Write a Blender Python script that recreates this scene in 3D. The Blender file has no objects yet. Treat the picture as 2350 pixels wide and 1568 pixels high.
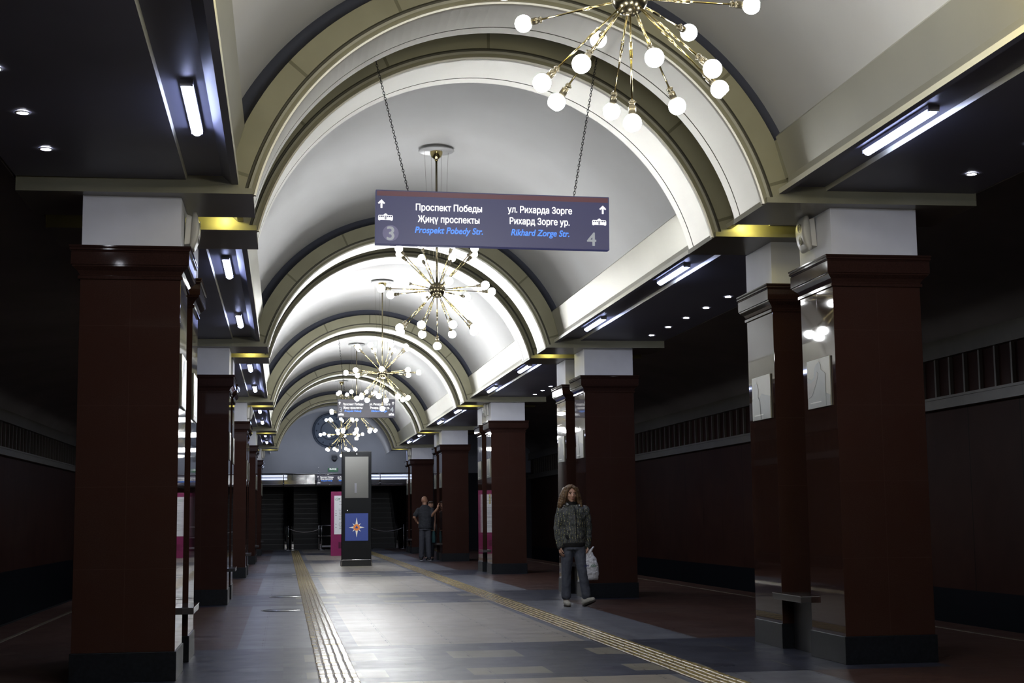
import bpy, bmesh, math, random
from mathutils import Vector, Matrix
from math import sin, cos, pi, radians, sqrt, asin, atan2

S = bpy.context.scene
C = S.collection
random.seed(7)

# ------------------------------------------------------------------ camera
W, H = 2350, 1568
CAM_H = 1.19
F = 3339.2; VX, VY, ROLL = 652.77, 1195.85, -0.0111


def make_camera():
    cr, sr = cos(ROLL), sin(ROLL)
    dy = Vector((VX - W / 2, VY - H / 2, F)).normalized()
    e = Vector((cr, sr, 0))
    dx = (e - dy * e.dot(dy)).normalized()
    dz = dx.cross(dy)
    if dz.y > 0:
        dz = -dz
    right = Vector((dx.x, dy.x, dz.x))
    up = -Vector((dx.y, dy.y, dz.y))
    back = -Vector((dx.z, dy.z, dz.z))
    cd = bpy.data.cameras.new('camera')
    cd.sensor_width = 36
    cd.lens = F / W * 36
    cd.clip_start = .05
    cd.clip_end = 300
    ob = bpy.data.objects.new('camera', cd)
    C.objects.link(ob)
    m = Matrix.Identity(4)
    for i in range(3):
        m[i][0] = right[i]; m[i][1] = up[i]; m[i][2] = back[i]
    m.translation = (0, 0, CAM_H)
    ob.matrix_world = m
    S.camera = ob


make_camera()

# ------------------------------------------------------------------ world, exposure
wd = bpy.data.worlds.new('underground'); S.world = wd
wd.use_nodes = True
wd.node_tree.nodes['Background'].inputs[0].default_value = (.35, .4, .55, 1)
wd.node_tree.nodes['Background'].inputs[1].default_value = .004
S.view_settings.view_transform = 'Standard'
S.view_settings.look = 'None'
S.view_settings.gamma = 1
S.view_settings.exposure = 0
S.view_settings.use_curve_mapping = False

# light strengths
BULB_COL = (.95, .97, .98)
BULB_K = [85, 78, 150, 105, 75]       # one per chandelier, near to far
STRIP_K = 36
SPOT_K = 130
WARM_W = 3.5


def lamp(name, loc, power, col, size=.05, kind='POINT', rot=None, **kw):
    l = bpy.data.lights.new(name, kind)
    l.energy = power; l.color = col
    if kind in ('POINT', 'SPOT'):
        l.shadow_soft_size = size
    for k, v in kw.items():
        setattr(l, k, v)
    o = bpy.data.objects.new(name, l); C.objects.link(o)
    o.location = loc
    if rot: o.rotation_euler = rot
    return o


# warm hall lamp above the photographer, out of view
lamp('warm_hall_lamp', (1.8, 1.6, 3.3), 30, (1.0, .80, .30), .25)
for sx in (-1, 1): lamp('added_cornice_fill', (1.8 + sx * 1.75, 6.6, 4.02), 30, (1.0, .76, .14), .08)  # unseen warm fill lights added to yellow the near cornice
# unseen cool area light added to brighten the end wall
al = lamp('added_wall_wash', (2.0, 59.9, 3.25), 30, (.80, .86, 1.0), kind='AREA', rot=(radians(155), 0, 0), shape='RECTANGLE')
al.data.size = 6.0; al.data.size_y = .5

# ------------------------------------------------------------------ helpers
MATS = {}


def mat(name, col=(.5, .5, .5), rough=.5, metal=0.0, emit=None, k=0.0, spec=None, bump=0, bscale=40, var=0, vscale=3, alpha=None, coat=0, trans=0):
    if name in MATS: return MATS[name]
    m = bpy.data.materials.new(name); m.use_nodes = True
    nt = m.node_tree; b = nt.nodes['Principled BSDF']
    b.inputs['Base Color'].default_value = (*col, 1)
    b.inputs['Roughness'].default_value = rough
    b.inputs['Metallic'].default_value = metal
    if spec is not None: b.inputs['Specular IOR Level'].default_value = spec
    if coat: b.inputs['Coat Weight'].default_value = coat; b.inputs['Coat Roughness'].default_value = .03
    if trans: b.inputs['Transmission Weight'].default_value = trans
    if alpha is not None: b.inputs['Alpha'].default_value = alpha
    if emit:
        b.inputs['Emission Color'].default_value = (*emit, 1)
        b.inputs['Emission Strength'].default_value = k
    if bump or var:
        tc = nt.nodes.new('ShaderNodeTexCoord')
        if bump:
            n = nt.nodes.new('ShaderNodeTexNoise'); n.inputs['Scale'].default_value = bscale
            n.inputs['Detail'].default_value = 4
            bp = nt.nodes.new('ShaderNodeBump'); bp.inputs['Strength'].default_value = bump
            bp.inputs['Distance'].default_value = .01
            nt.links.new(tc.outputs['Object'], n.inputs['Vector'])
            nt.links.new(n.outputs['Fac'], bp.inputs['Height'])
            nt.links.new(bp.outputs[0], b.inputs['Normal'])
        if var:
            n = nt.nodes.new('ShaderNodeTexNoise'); n.inputs['Scale'].default_value = vscale
            n.inputs['Detail'].default_value = 6
            mr = nt.nodes.new('ShaderNodeMapRange')
            mr.inputs['From Min'].default_value = .3; mr.inputs['From Max'].default_value = .7
            mr.inputs['To Min'].default_value = 1 - var; mr.inputs['To Max'].default_value = 1 + var
            mx = nt.nodes.new('ShaderNodeMix'); mx.data_type = 'RGBA'; mx.blend_type = 'MULTIPLY'
            mx.inputs[0].default_value = 1; mx.inputs[6].default_value = (*col, 1)
            nt.links.new(tc.outputs['Object'], n.inputs['Vector'])
            nt.links.new(n.outputs['Fac'], mr.inputs[0])
            nt.links.new(mr.outputs[0], mx.inputs[7])
            nt.links.new(mx.outputs[2], b.inputs['Base Color'])
    MATS[name] = m
    return m


class NB:
    """tiny node-graph builder"""
    def __init__(s, name, rough=.5):
        s.m = bpy.data.materials.new(name); s.m.use_nodes = True
        s.nt = s.m.node_tree; s.b = s.nt.nodes['Principled BSDF']
        s.b.inputs['Roughness'].default_value = rough

    def n(s, t, **kw):
        nd = s.nt.nodes.new(t)
        for k, v in kw.items():
            if isinstance(v, (int, float, tuple)) and k.startswith('i'):
                nd.inputs[int(k[1:])].default_value = v
            else: setattr(nd, k, v)
        return nd

    def put(s, inp, v):
        if hasattr(v, 'is_linked') or hasattr(v, 'links'): s.nt.links.new(v, inp)
        else: inp.default_value = v

    def math(s, op, a, b=0.0, c=None):
        nd = s.nt.nodes.new('ShaderNodeMath'); nd.operation = op
        s.put(nd.inputs[0], a); s.put(nd.inputs[1], b)
        if c is not None: s.put(nd.inputs[2], c)
        return nd.outputs[0]

    def mix(s, f, a, b, mode='MIX'):
        nd = s.nt.nodes.new('ShaderNodeMix'); nd.data_type = 'RGBA'; nd.blend_type = mode
        s.put(nd.inputs[0], f); s.put(nd.inputs[6], a if not isinstance(a, tuple) else (*a[:3], 1))
        s.put(nd.inputs[7], b if not isinstance(b, tuple) else (*b[:3], 1))
        return nd.outputs[2]

    def coord(s, which='Object'):
        tc = s.nt.nodes.new('ShaderNodeTexCoord')
        sp = s.nt.nodes.new('ShaderNodeSeparateXYZ')
        s.nt.links.new(tc.outputs[which], sp.inputs[0])
        s.vec = tc.outputs[which]
        return sp.outputs[0], sp.outputs[1], sp.outputs[2]

    def noise(s, scale, detail=4, vec=None, rough=.5):
        nd = s.nt.nodes.new('ShaderNodeTexNoise')
        nd.inputs['Scale'].default_value = scale; nd.inputs['Detail'].default_value = detail
        nd.inputs['Roughness'].default_value = rough
        s.nt.links.new(vec or s.vec, nd.inputs['Vector'])
        return nd.outputs['Fac']

    def maprange(s, v, a, b, c, d):
        nd = s.nt.nodes.new('ShaderNodeMapRange')
        s.put(nd.inputs[0], v)
        for i, x in enumerate((a, b, c, d)): nd.inputs[i + 1].default_value = x
        return nd.outputs[0]

    def bump(s, h, strength=.3, dist=.01):
        nd = s.nt.nodes.new('ShaderNodeBump'); nd.inputs['Strength'].default_value = strength
        nd.inputs['Distance'].default_value = dist
        s.put(nd.inputs['Height'], h)
        s.nt.links.new(nd.outputs[0], s.b.inputs['Normal'])

    def line(s, v, period, width, phase=0.0):
        """1 on a thin line every period"""
        a = s.math('ADD', v, phase)
        a = s.math('PINGPONG', a, period / 2)      # 0 at multiples of period
        return s.math('LESS_THAN', a, width / 2)

    def between(s, v, a, b):
        return s.math('MULTIPLY', s.math('GREATER_THAN', v, a), s.math('LESS_THAN', v, b))


class MB:
    def __init__(s):
        s.v = []; s.f = []; s.mi = []; s.sm = []

    def poly(s, pts, mi=0, smooth=False):
        n = len(s.v); s.v += [tuple(p) for p in pts]
        s.f.append(list(range(n, n + len(pts)))); s.mi.append(mi); s.sm.append(smooth)

    def box(s, a, b, mi=0, mtx=None):
        x0, x1 = sorted((a[0], b[0])); y0, y1 = sorted((a[1], b[1])); z0, z1 = sorted((a[2], b[2]))
        P = [(x0, y0, z0), (x1, y0, z0), (x1, y1, z0), (x0, y1, z0), (x0, y0, z1), (x1, y0, z1), (x1, y1, z1), (x0, y1, z1)]
        if mtx: P = [tuple(mtx @ Vector(p)) for p in P]
        n = len(s.v); s.v += P
        for q in ((0, 3, 2, 1), (4, 5, 6, 7), (0, 1, 5, 4), (1, 2, 6, 5), (2, 3, 7, 6), (3, 0, 4, 7)):
            s.f.append([n + i for i in q]); s.mi.append(mi); s.sm.append(False)
        return s

    def grid(s, rows, mi=0, smooth=False, closed=False, mis=None):
        """rows: list of equal length point lists"""
        n = len(s.v); m = len(rows[0])
        for r in rows: s.v += [tuple(p) for p in r]
        for i in range(len(rows) - 1):
            for j in range(m if closed else m - 1):
                k = (j + 1) % m
                s.f.append([n + i * m + j, n + i * m + k, n + (i + 1) * m + k, n + (i + 1) * m + j])
                s.mi.append(mis[j] if mis else mi); s.sm.append(smooth)
        return s

    def tube(s, pts, r, n=10, mi=0, caps=True):
        pts = [Vector(p) for p in pts]
        if not hasattr(r, '__len__'): r = [r] * len(pts)
        rows = []
        ref = None
        for i, p in enumerate(pts):
            d = (pts[min(i + 1, len(pts) - 1)] - pts[max(i - 1, 0)]).normalized()
            if ref is None: ref = Vector((0, 0, 1)) if abs(d.z) < .9 else Vector((1, 0, 0))
            u = d.cross(ref).normalized(); w = d.cross(u)
            ref = u.cross(d).normalized() if u.length else ref
            rows.append([p + (u * cos(2 * pi * k / n) + w * sin(2 * pi * k / n)) * r[i] for k in range(n)])
        s.grid(rows, mi, True, True)
        if caps:
            for row, rev in ((rows[0], 0), (rows[-1], 1)):
                s.poly(row if rev else row[::-1], mi)
        return s

    def lathe(s, prof, n=24, mi=0, o=(0, 0, 0), axis='z', smooth=True):
        """prof: (r, h) list"""
        rows = []
        for r, h in prof:
            row = []
            for k in range(n):
                a = 2 * pi * k / n
                if axis == 'z': row.append((o[0] + r * cos(a), o[1] + r * sin(a), o[2] + h))
                elif axis == 'y': row.append((o[0] + r * cos(a), o[1] + h, o[2] + r * sin(a)))
                else: row.append((o[0] + h, o[1] + r * cos(a), o[2] + r * sin(a)))
            rows.append(row)
        s.grid(rows, mi, smooth, True)
        return s

    def sphere(s, c, r, n=16, m=10, mi=0, mtx=None):
        if not hasattr(r, '__len__'): r = (r, r, r)
        rows = []
        for i in range(m + 1):
            t = pi * i / m; t = min(max(t, .001), pi - .001)
            row = []
            for k in range(n):
                a = 2 * pi * k / n
                p = Vector((r[0] * sin(t) * cos(a), r[1] * sin(t) * sin(a), r[2] * cos(t)))
                if mtx: p = mtx @ p
                row.append((c[0] + p[0], c[1] + p[1], c[2] + p[2]))
            rows.append(row)
        s.grid(rows, mi, True, True)
        return s

    def prism(s, poly, z0, z1, mi=0, f=None):
        """poly: 2d points; f(x, y, h) -> 3d"""
        f = f or (lambda x, y, h: (x, y, h))
        a = [f(x, y, z0) for x, y in poly]; b = [f(x, y, z1) for x, y in poly]
        s.poly(a[::-1], mi); s.poly(b, mi)
        for i in range(len(poly)):
            j = (i + 1) % len(poly)
            s.poly([a[i], a[j], b[j], b[i]], mi)
        return s

    def build(s, name, mats, parent=None, bevel=0, recalc=True, offset=None):
        me = bpy.data.meshes.new(name)
        vs = s.v
        if offset: vs = [(a - offset[0], b - offset[1], c - offset[2]) for a, b, c in vs]
        me.from_pydata([tuple(v) for v in vs], [], s.f)
        if not isinstance(mats, (list, tuple)): mats = [mats]
        for m in mats: me.materials.append(m)
        me.polygons.foreach_set('material_index', s.mi)
        me.polygons.foreach_set('use_smooth', s.sm)
        if recalc:
            bm = bmesh.new(); bm.from_mesh(me)
            bmesh.ops.remove_doubles(bm, verts=bm.verts, dist=.00002)
            bmesh.ops.recalc_face_normals(bm, faces=bm.faces)
            if bevel:
                es = [e for e in bm.edges if len(e.link_faces) == 2 and e.calc_face_angle() > .6]
                bmesh.ops.bevel(bm, geom=es, offset=bevel, segments=2, affect='EDGES', profile=.5)
            bm.to_mesh(me); bm.free()
        me.update()
        o = bpy.data.objects.new(name, me); C.objects.link(o)
        if offset: o.location = offset
        if parent: o.parent = parent
        return o


def empty(name, loc, label, cat, group=None, rz=0):
    o = bpy.data.objects.new(name, None); C.objects.link(o)
    o.empty_display_size = .1
    o.location = loc; o.rotation_euler = (0, 0, rz)
    return tag(o, label, cat, group)


def tag(o, label=None, cat=None, group=None, kind=None):
    if label: o['label'] = label
    if cat: o['category'] = cat
    if group: o['group'] = group
    if kind: o['kind'] = kind
    return o


def struct(o):
    o['kind'] = 'structure'; return o


def copy_tree(o, parent=None):
    c = o.copy(); C.objects.link(c); c.parent = parent
    for ch in o.children: copy_tree(ch, c)
    return c


# ------------------------------------------------------------------ layout of the hall
XC = 1.8                      # centre line of the nave
BAY = 10.11
Y0 = 11.38                    # front of the first pylon pair
ZS = 3.72                     # underside of the beams
CZ = 3.25                     # centre height of the arches
PORT = [Y0 + BAY * k for k in range(-1, 5)]
PW = .76                      # pillar side
YEND = 61.6
skew = lambda x: -.03 * (x - XC)

# ------------------------------------------------------------------ materials of the building
def m_granite():
    g = NB('red_polished_granite', .035)
    x, y, z = g.coord()
    n1 = g.noise(150, 4); n2 = g.noise(4, 4)
    f = g.maprange(n1, .35, .65, 0, 1)
    col = g.mix(f, (.034, .016, .013), (.046, .023, .018))
    col = g.mix(g.maprange(n2, .35, .65, 0, .6), col, (.038, .016, .012))
    zj = g.line(z, .62, .004, .62 - .22)
    xj = g.math('LESS_THAN', g.math('ABSOLUTE', x), .002)
    yj = g.math('LESS_THAN', g.math('ABSOLUTE', y), .002)
    j = g.math('MAXIMUM', zj, g.math('MAXIMUM', xj, yj))
    col = g.mix(g.math('MULTIPLY', j, .35), col, (.075, .045, .038))
    g.put(g.b.inputs['Base Color'], col)
    wav = g.noise(1.6, 2)
    g.bump(g.math('SUBTRACT', g.math('MULTIPLY', wav, .35), g.math('MULTIPLY', j, .3)), .018, .02)
    g.b.inputs['Specular IOR Level'].default_value = .55
    return g.m


GRANITE = m_granite()
GRANITE_CAP = mat('red_granite_moulding', (.032, .015, .012), .06, bump=.01, bscale=6, var=.2, vscale=120)
PLINTH = mat('black_granite_plinth', (.010, .012, .016), .38, var=.3, vscale=40, spec=.25)
BLOCKW = mat('white_paint_block', (.76, .77, .82), .6, var=.06, vscale=2.5, bump=.03, bscale=30)
NAVY = mat('dark_blue_enamel_ceiling', (.14, .14, .19), .48, var=.12, vscale=.8, spec=.4)
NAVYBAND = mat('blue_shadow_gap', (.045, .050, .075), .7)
CREAM = mat('cream_cornice_panel', (.44, .43, .36), .34, .6, var=.05, vscale=1.2)
METALPALE = mat('pale_trim_edge', (.60, .58, .45), .35)
BRASS = mat('polished_brass', (.50, .41, .20), .16, 1.0)
BRASSD = mat('aged_brass', (.15, .13, .085), .22, 1.0)
CHROME = mat('chrome', (.7, .7, .72), .12, 1.0)
BLACKM = mat('black_metal', (.012, .012, .014), .35)
DARK = mat('near_black', (.006, .006, .008), .6)


def m_vault():
    g = NB('vault_plaster', .55)
    x, y, z = g.coord()
    n = g.noise(.9, 3); n2 = g.noise(.35, 2)
    c = g.mix(g.maprange(n, .35, .7, 0, .45), (.60, .60, .60), (.52, .51, .50))
    c = g.mix(g.maprange(n2, .58, .68, 0, .35), c, (.47, .44, .41))
    g.put(g.b.inputs['Base Color'], c)
    g.bump(g.noise(60, 3), .03, .01)
    return g.m


def m_arch():
    g = NB('olive_cream_arch_stone', .42)
    x, y, z = g.coord()                        # object origin sits at the arch centre
    ang = g.math('ARCTAN2', z, x)
    j = g.line(ang, radians(24.5), .012, -pi / 2 + radians(24.5) * 4)
    r = g.math('SQRT', g.math('ADD', g.math('MULTIPLY', x, x), g.math('MULTIPLY', z, z)))
    j = g.math('MULTIPLY', j, g.math('GREATER_THAN', r, 2.175))
    n = g.noise(2.2, 4)
    c = g.mix(g.maprange(n, .35, .65, 0, 1), (.32, .305, .205), (.28, .265, .175))
    c = g.mix(j, c, (.16, .15, .09))
    g.put(g.b.inputs['Base Color'], c)
    return g.m


def m_soffit():
    g = NB('pale_arch_soffit', .36); g.b.inputs['Metallic'].default_value = .3
    x, y, z = g.coord()
    n = g.noise(1.1, 3)
    c = g.mix(g.maprange(n, .35, .65, 0, 1), (.60, .58, .50), (.55, .53, .46))
    g.put(g.b.inputs['Base Color'], c)
    return g.m


VAULT = m_vault(); ARCH = m_arch(); SOFFIT = m_soffit()
GROOVE = mat('dark_groove', (.10, .095, .07), .6)
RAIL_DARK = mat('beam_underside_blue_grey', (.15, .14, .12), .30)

# ------------------------------------------------------------------ arched portals
R_OUT = 2.37


def rib_profile(f, b):
    P = [(2.54, f + .13, 3), (R_OUT, f + .13, 3), (R_OUT, f, 0), (2.188, f, 0), (2.183, f + .022, 4), (2.166, f + .022, 4), (2.160, f - .004, 0),
         (2.140, f + .004, 0), (2.118, f + .022, 0), (2.108, f + .012, 1), (2.093, f + .018, 1), (2.090, f + .050, 1),
         (2.125, f + .055, 4), (2.125, f + .075, 0), (2.112, f + .080, 4), (2.135, f + .10, 1), (2.135, b - .165, 1), (2.148, b - .160, 4), (2.148, b - .150, 4),
         (2.135, b - .145, 4), (2.135, b, 1), (2.60, b, 0)]
    return P


def make_rib(k, y0, f, b, name, near):
    """one arch rib with its beam; origin at the arch centre"""
    m = MB()
    P = rib_profile(f, b)
    zrel = ZS - CZ
    N = 72
    rows = []
    for i in range(N + 1):
        row = []
        for r, y, mi in P:
            t0 = asin(zrel / r)
            t = t0 + (pi - 2 * t0) * i / N
            x = r * cos(t); z = r * sin(t)
            row.append((x, y0 + y + skew(x + XC), z))
        rows.append(row)
    mis = [p[2] for p in P[1:]]
    # material of a strip belongs to the segment j -> j+1
    m.grid(rows, smooth=False, mis=[P[j + 1][2] for j in range(len(P) - 1)])
    # beams left and right: front face between the ring and the outer end
    for s in (-1, 1):
        xi = sqrt(2.115 ** 2 - zrel ** 2) * s; xo = 3.85 * s
        y_f = lambda x: y0 + f + skew(x + XC)
        y_b = lambda x: y0 + b + skew(x + XC)
        z0, z1, zt = zrel, zrel + .045, 1.05
        pts = lambda x, z, yy: (x, yy(x), z)
        lip = .03
        # front face above the lip, up behind the side ceilings
        xr = R_OUT * cos(asin(zrel / R_OUT)) * s
        for (xa, xb) in ((xi + .06 * s, xo),):
            m.poly([(xa, y_f(xa) + .001, z1), (xb, y_f(xb) + .001, z1), (xb, y_f(xb) + .001, zrel + .24), (xa, y_f(xa) + .001, zrel + .24)], 0)
            # lip
            m.poly([(xi, y_f(xi) - lip, z0), (xb, y_f(xb) - lip, z0), (xb, y_f(xb) - lip, z1), (xi, y_f(xi) - lip, z1)], 0)
            m.poly([(xi, y_f(xi) - lip, z1), (xb, y_f(xb) - lip, z1), (xb, y_f(xb), z1), (xi, y_f(xi), z1)], 0)
            # underside
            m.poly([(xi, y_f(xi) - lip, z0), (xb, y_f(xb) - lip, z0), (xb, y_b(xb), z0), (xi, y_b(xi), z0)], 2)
            # inner end and outer end
            m.poly([(xi, y_f(xi) - lip, z0), (xi, y_b(xi), z0), (xi, y_b(xi), z1), (xi, y_f(xi) - lip, z1)], 0)
            m.poly([(xb, y_f(xb) - lip, z0), (xb, y_b(xb), z0), (xb, y_b(xb), zrel + .6), (xb, y_f(xb) - lip, zrel + .6)], 0)
            m.poly([(xi, y_f(xi) - lip, z1), (xi + .06 * s, y_f(xi), z1), (xi + .06 * s, y_b(xi), z1), (xi, y_b(xi), z1)], 0)
            # back face
            m.poly([(xa, y_b(xa), z0), (xb, y_b(xb), z0), (xb, y_b(xb), zrel + .24), (xa, y_b(xa), zrel + .24)], 0)
        # spandrel behind the ring, above the beam
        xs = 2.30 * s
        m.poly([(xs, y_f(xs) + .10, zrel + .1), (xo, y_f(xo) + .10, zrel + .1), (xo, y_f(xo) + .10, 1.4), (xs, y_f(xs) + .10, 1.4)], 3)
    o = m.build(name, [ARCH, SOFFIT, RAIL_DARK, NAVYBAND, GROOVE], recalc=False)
    o.location = (XC, 0, CZ)
    return struct(o)


A_F, A_B, B_F, B_B = -.13, .74, 1.31, 2.20
n = 0
for k, y in enumerate(PORT):
    if k == 0:
        n += 1; make_rib(k, y, B_F, B_B, 'trim_%d' % n, False); continue
    for (f, b) in ((A_F, A_B), (B_F, B_B)):
        n += 1
        make_rib(k, y, f, b, 'trim_%d' % n, k == 1)

# ------------------------------------------------------------------ vaults, side ceilings, cornices (extruded along the hall)
def vault(y1, y2, name):
    m = MB()
    R = 2.50; N = 64
    rows = []
    ys = [y1 + (y2 - y1) * i / 8 for i in range(9)]
    for i in range(N + 1):
        t = radians(16) + radians(148) * i / N
        rows.append([(XC + R * cos(t), y, CZ + R * sin(t)) for y in ys])
    m.grid(rows, 0, True)
    return struct(m.build(name, VAULT, recalc=False))


nv = 0
for k in range(len(PORT)):
    a = PORT[k] + B_B - .02
    b = PORT[k + 1] + A_F + .14 if k + 1 < len(PORT) else YEND
    nv += 1; vault(a, b, 'ceiling_%d' % nv)
    if k > 0:
        nv += 1; vault(PORT[k] + A_B - .02, PORT[k] + B_F + .14, 'ceiling_%d' % nv)

SIDE = [(3.85, 4.6, 0), (3.85, 3.83, 0), (2.575, 3.83, 1), (2.565, 3.865, 0), (2.30, 3.865, 0), (2.225, 3.80, 0), (2.175, 3.80, 1), (2.170, 3.84, 2),
        (2.225, 3.86, 2), (2.225, 3.925, 0), (2.13, 4.25, 0), (2.15, 4.275, 0), (2.42, 4.24, 0)]
nc = nv
for k in range(len(PORT)):
    spans = [(PORT[k] + B_B, (PORT[k + 1] + A_F) if k + 1 < len(PORT) else PORT[k] + B_B + .9)]
    if k > 0: spans.append((PORT[k] + A_B, PORT[k] + B_F))
    for (a, b) in spans:
        for s, nm in ((-1, 'left'), (1, 'right')):
            m = MB()
            ya = a + skew(XC + s * 2.2) + .0; yb = b + skew(XC + s * 2.2)
            rows = [[(XC + s * d, y, z) for d, z, _ in SIDE[:9]] for y in (ya, yb)]
            m.grid(rows, mis=[0, 0, 1, 0, 0, 0, 1, 2])
            nc += 1
            struct(m.build('ceiling_%d' % nc, [NAVY, METALPALE, GROOVE], recalc=False))
            # cornice fascia, leaning in, with small end blocks
            m = MB()
            cut = .09 if b - a > 2 else .05
            rows = [[(XC + s * d, y, z) for d, z, _ in SIDE[8:]] for y in (ya + cut, yb - cut)]
            m.grid(rows, mi=0)
            for y1, y2 in ((ya, ya + cut), (yb - cut, yb)):
                for d0, z0, d1, z1 in ((2.235, 3.925, 2.15, 4.24),):
                    m.poly([(XC + s * d0, y1, z0), (XC + s * d0, y2, z0), (XC + s * d1, y2, z1), (XC + s * d1, y1, z1)], 1)
            nc += 1
            struct(m.build('trim_%d' % (nc + 20), [CREAM, ARCH], recalc=False))

# ------------------------------------------------------------------ floor
def m_floor():
    g = NB('polished_stone_floor', .2)
    x, y, z = g.coord()
    xr = g.math('SUBTRACT', x, XC)
    ax = g.math('ABSOLUTE', xr)
    # vertical position inside a bay, measured from the pylon front
    yb = g.math('FLOORED_MODULO', g.math('SUBTRACT', y, Y0 - .40), BAY)
    band = g.math('LESS_THAN', yb, 3.15)
    # pale oblongs in the dark band
    px = g.math('FLOORED_MODULO', g.math('ADD', g.math('SUBTRACT', x, 1.45), 50 * 1.27), 1.27)
    inx = g.math('LESS_THAN', px, .62)
    r1 = g.between(yb, .33, .85); r2 = g.between(yb, 1.72, 2.38)
    obl = g.math('MULTIPLY', inx, g.math('MAXIMUM', r1, r2))
    obl = g.math('MULTIPLY', obl, g.math('LESS_THAN', ax, 2.2))
    n1 = g.noise(3.0, 6); n2 = g.noise(45, 4); n3 = g.noise(.7, 3)
    n2 = g.maprange(n2, .2, .8, .2, .8)
    beige = g.mix(g.maprange(n1, .3, .7, 0, 1), (.275, .245, .200), (.335, .305, .255))
    blue = g.mix(g.maprange(n1, .3, .7, 0, 1), (.120, .126, .150), (.150, .157, .182))
    red = g.mix(g.maprange(n2, .3, .7, 0, 1), (.050, .026, .021), (.075, .040, .032))
    dark = g.mix(g.maprange(n2, .3, .7, 0, 1), (.028, .031, .050), (.038, .041, .062))
    mid = g.math('LESS_THAN', ax, 1.10)
    nave = g.math('LESS_THAN', ax, 2.23)
    c = g.mix(nave, red, blue)
    c = g.mix(mid, c, beige)
    c = g.mix(g.math('MULTIPLY', band, g.math('LESS_THAN', ax, 3.4)), c, dark)
    c = g.mix(obl, c, g.mix(n1, (.20, .185, .135), (.24, .22, .165)))
    # tile joints
    j = g.math('MAXIMUM', g.line(x, .60, .006, .18), g.line(y, .30, .005))
    wide = g.math('MULTIPLY', g.line(x, .60, .012, .20), g.maprange(g.noise(5, 2), .50, .55, 0, 1))
    j = g.math('MAXIMUM', g.math('MULTIPLY', j, .45), wide)
    c = g.mix(j, c, (.022, .020, .020))
    stain = g.maprange(n3, .55, .75, 0, .25)
    c = g.mix(stain, c, (.06, .055, .05))
    g.put(g.b.inputs['Base Color'], c)
    tile = g.n('ShaderNodeTexWhiteNoise', noise_dimensions='2D')
    cv = g.n('ShaderNodeCombineXYZ')
    g.put(cv.inputs[0], g.math('FLOOR', g.math('DIVIDE', x, .60)))
    g.put(cv.inputs[1], g.math('FLOOR', g.math('DIVIDE', y, .30)))
    g.nt.links.new(cv.outputs[0], tile.inputs['Vector'])
    ro = g.math('ADD', g.maprange(g.noise(5, 5), .3, .7, .27, .34), g.math('MULTIPLY', tile.outputs['Value'], .07))
    g.put(g.b.inputs['Roughness'], ro)
    g.bump(g.math('SUBTRACT', g.math('ADD', g.math('MULTIPLY', g.noise(.9, 2), .22), 0.0), g.math('MULTIPLY', j, .05)), .08, .012)
    g.b.inputs['Specular IOR Level'].default_value = .20
    return g.m


FLOORM = m_floor()
XL, XR = -3.25, 7.25          # platform edges
m = MB()
m.box((XL, -6, -.25), (XR, 66, 0))
struct(m.build('floor', FLOORM))
TRACK = mat('black_track_bed', (.010, .010, .012), .8, var=.3, vscale=8)
m = MB()
m.box((XR, -6, -1.35), (XR + 3.4, 66, -1.25)).box((XL, -6, -1.35), (XL - 3.8, 66, -1.25))
struct(m.build('floor_1', TRACK))
EDGE = mat('pale_platform_edge_line', (.12, .10, .07), .4)
for i, (xa, xb) in enumerate(((XL + .38, XL + .43), (XR - .43, XR - .38))):
    struct(MB().box((xa, 2, 0), (xb, 61, .003)).build('trim_%d' % (101 + i), EDGE))

# ------------------------------------------------------------------ track walls and vaults
def m_trackwall():
    g = NB('brown_granite_track_wall', .42); g.b.inputs['Specular IOR Level'].default_value = .04
    x, y, z = g.coord()
    n1 = g.noise(1.5, 4)
    c = g.mix(g.maprange(n1, .3, .7, 0, 1), (.030, .012, .009), (.042, .018, .013))
    j = g.line(y, 1.62, .02)
    c = g.mix(j, c, (.006, .004, .004))
    c = g.mix(g.math('LESS_THAN', z, .02), c, (.006, .007, .010))
    g.put(g.b.inputs['Base Color'], c)
    g.bump(g.noise(.5, 2), .3, .05)
    return g.m


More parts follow.
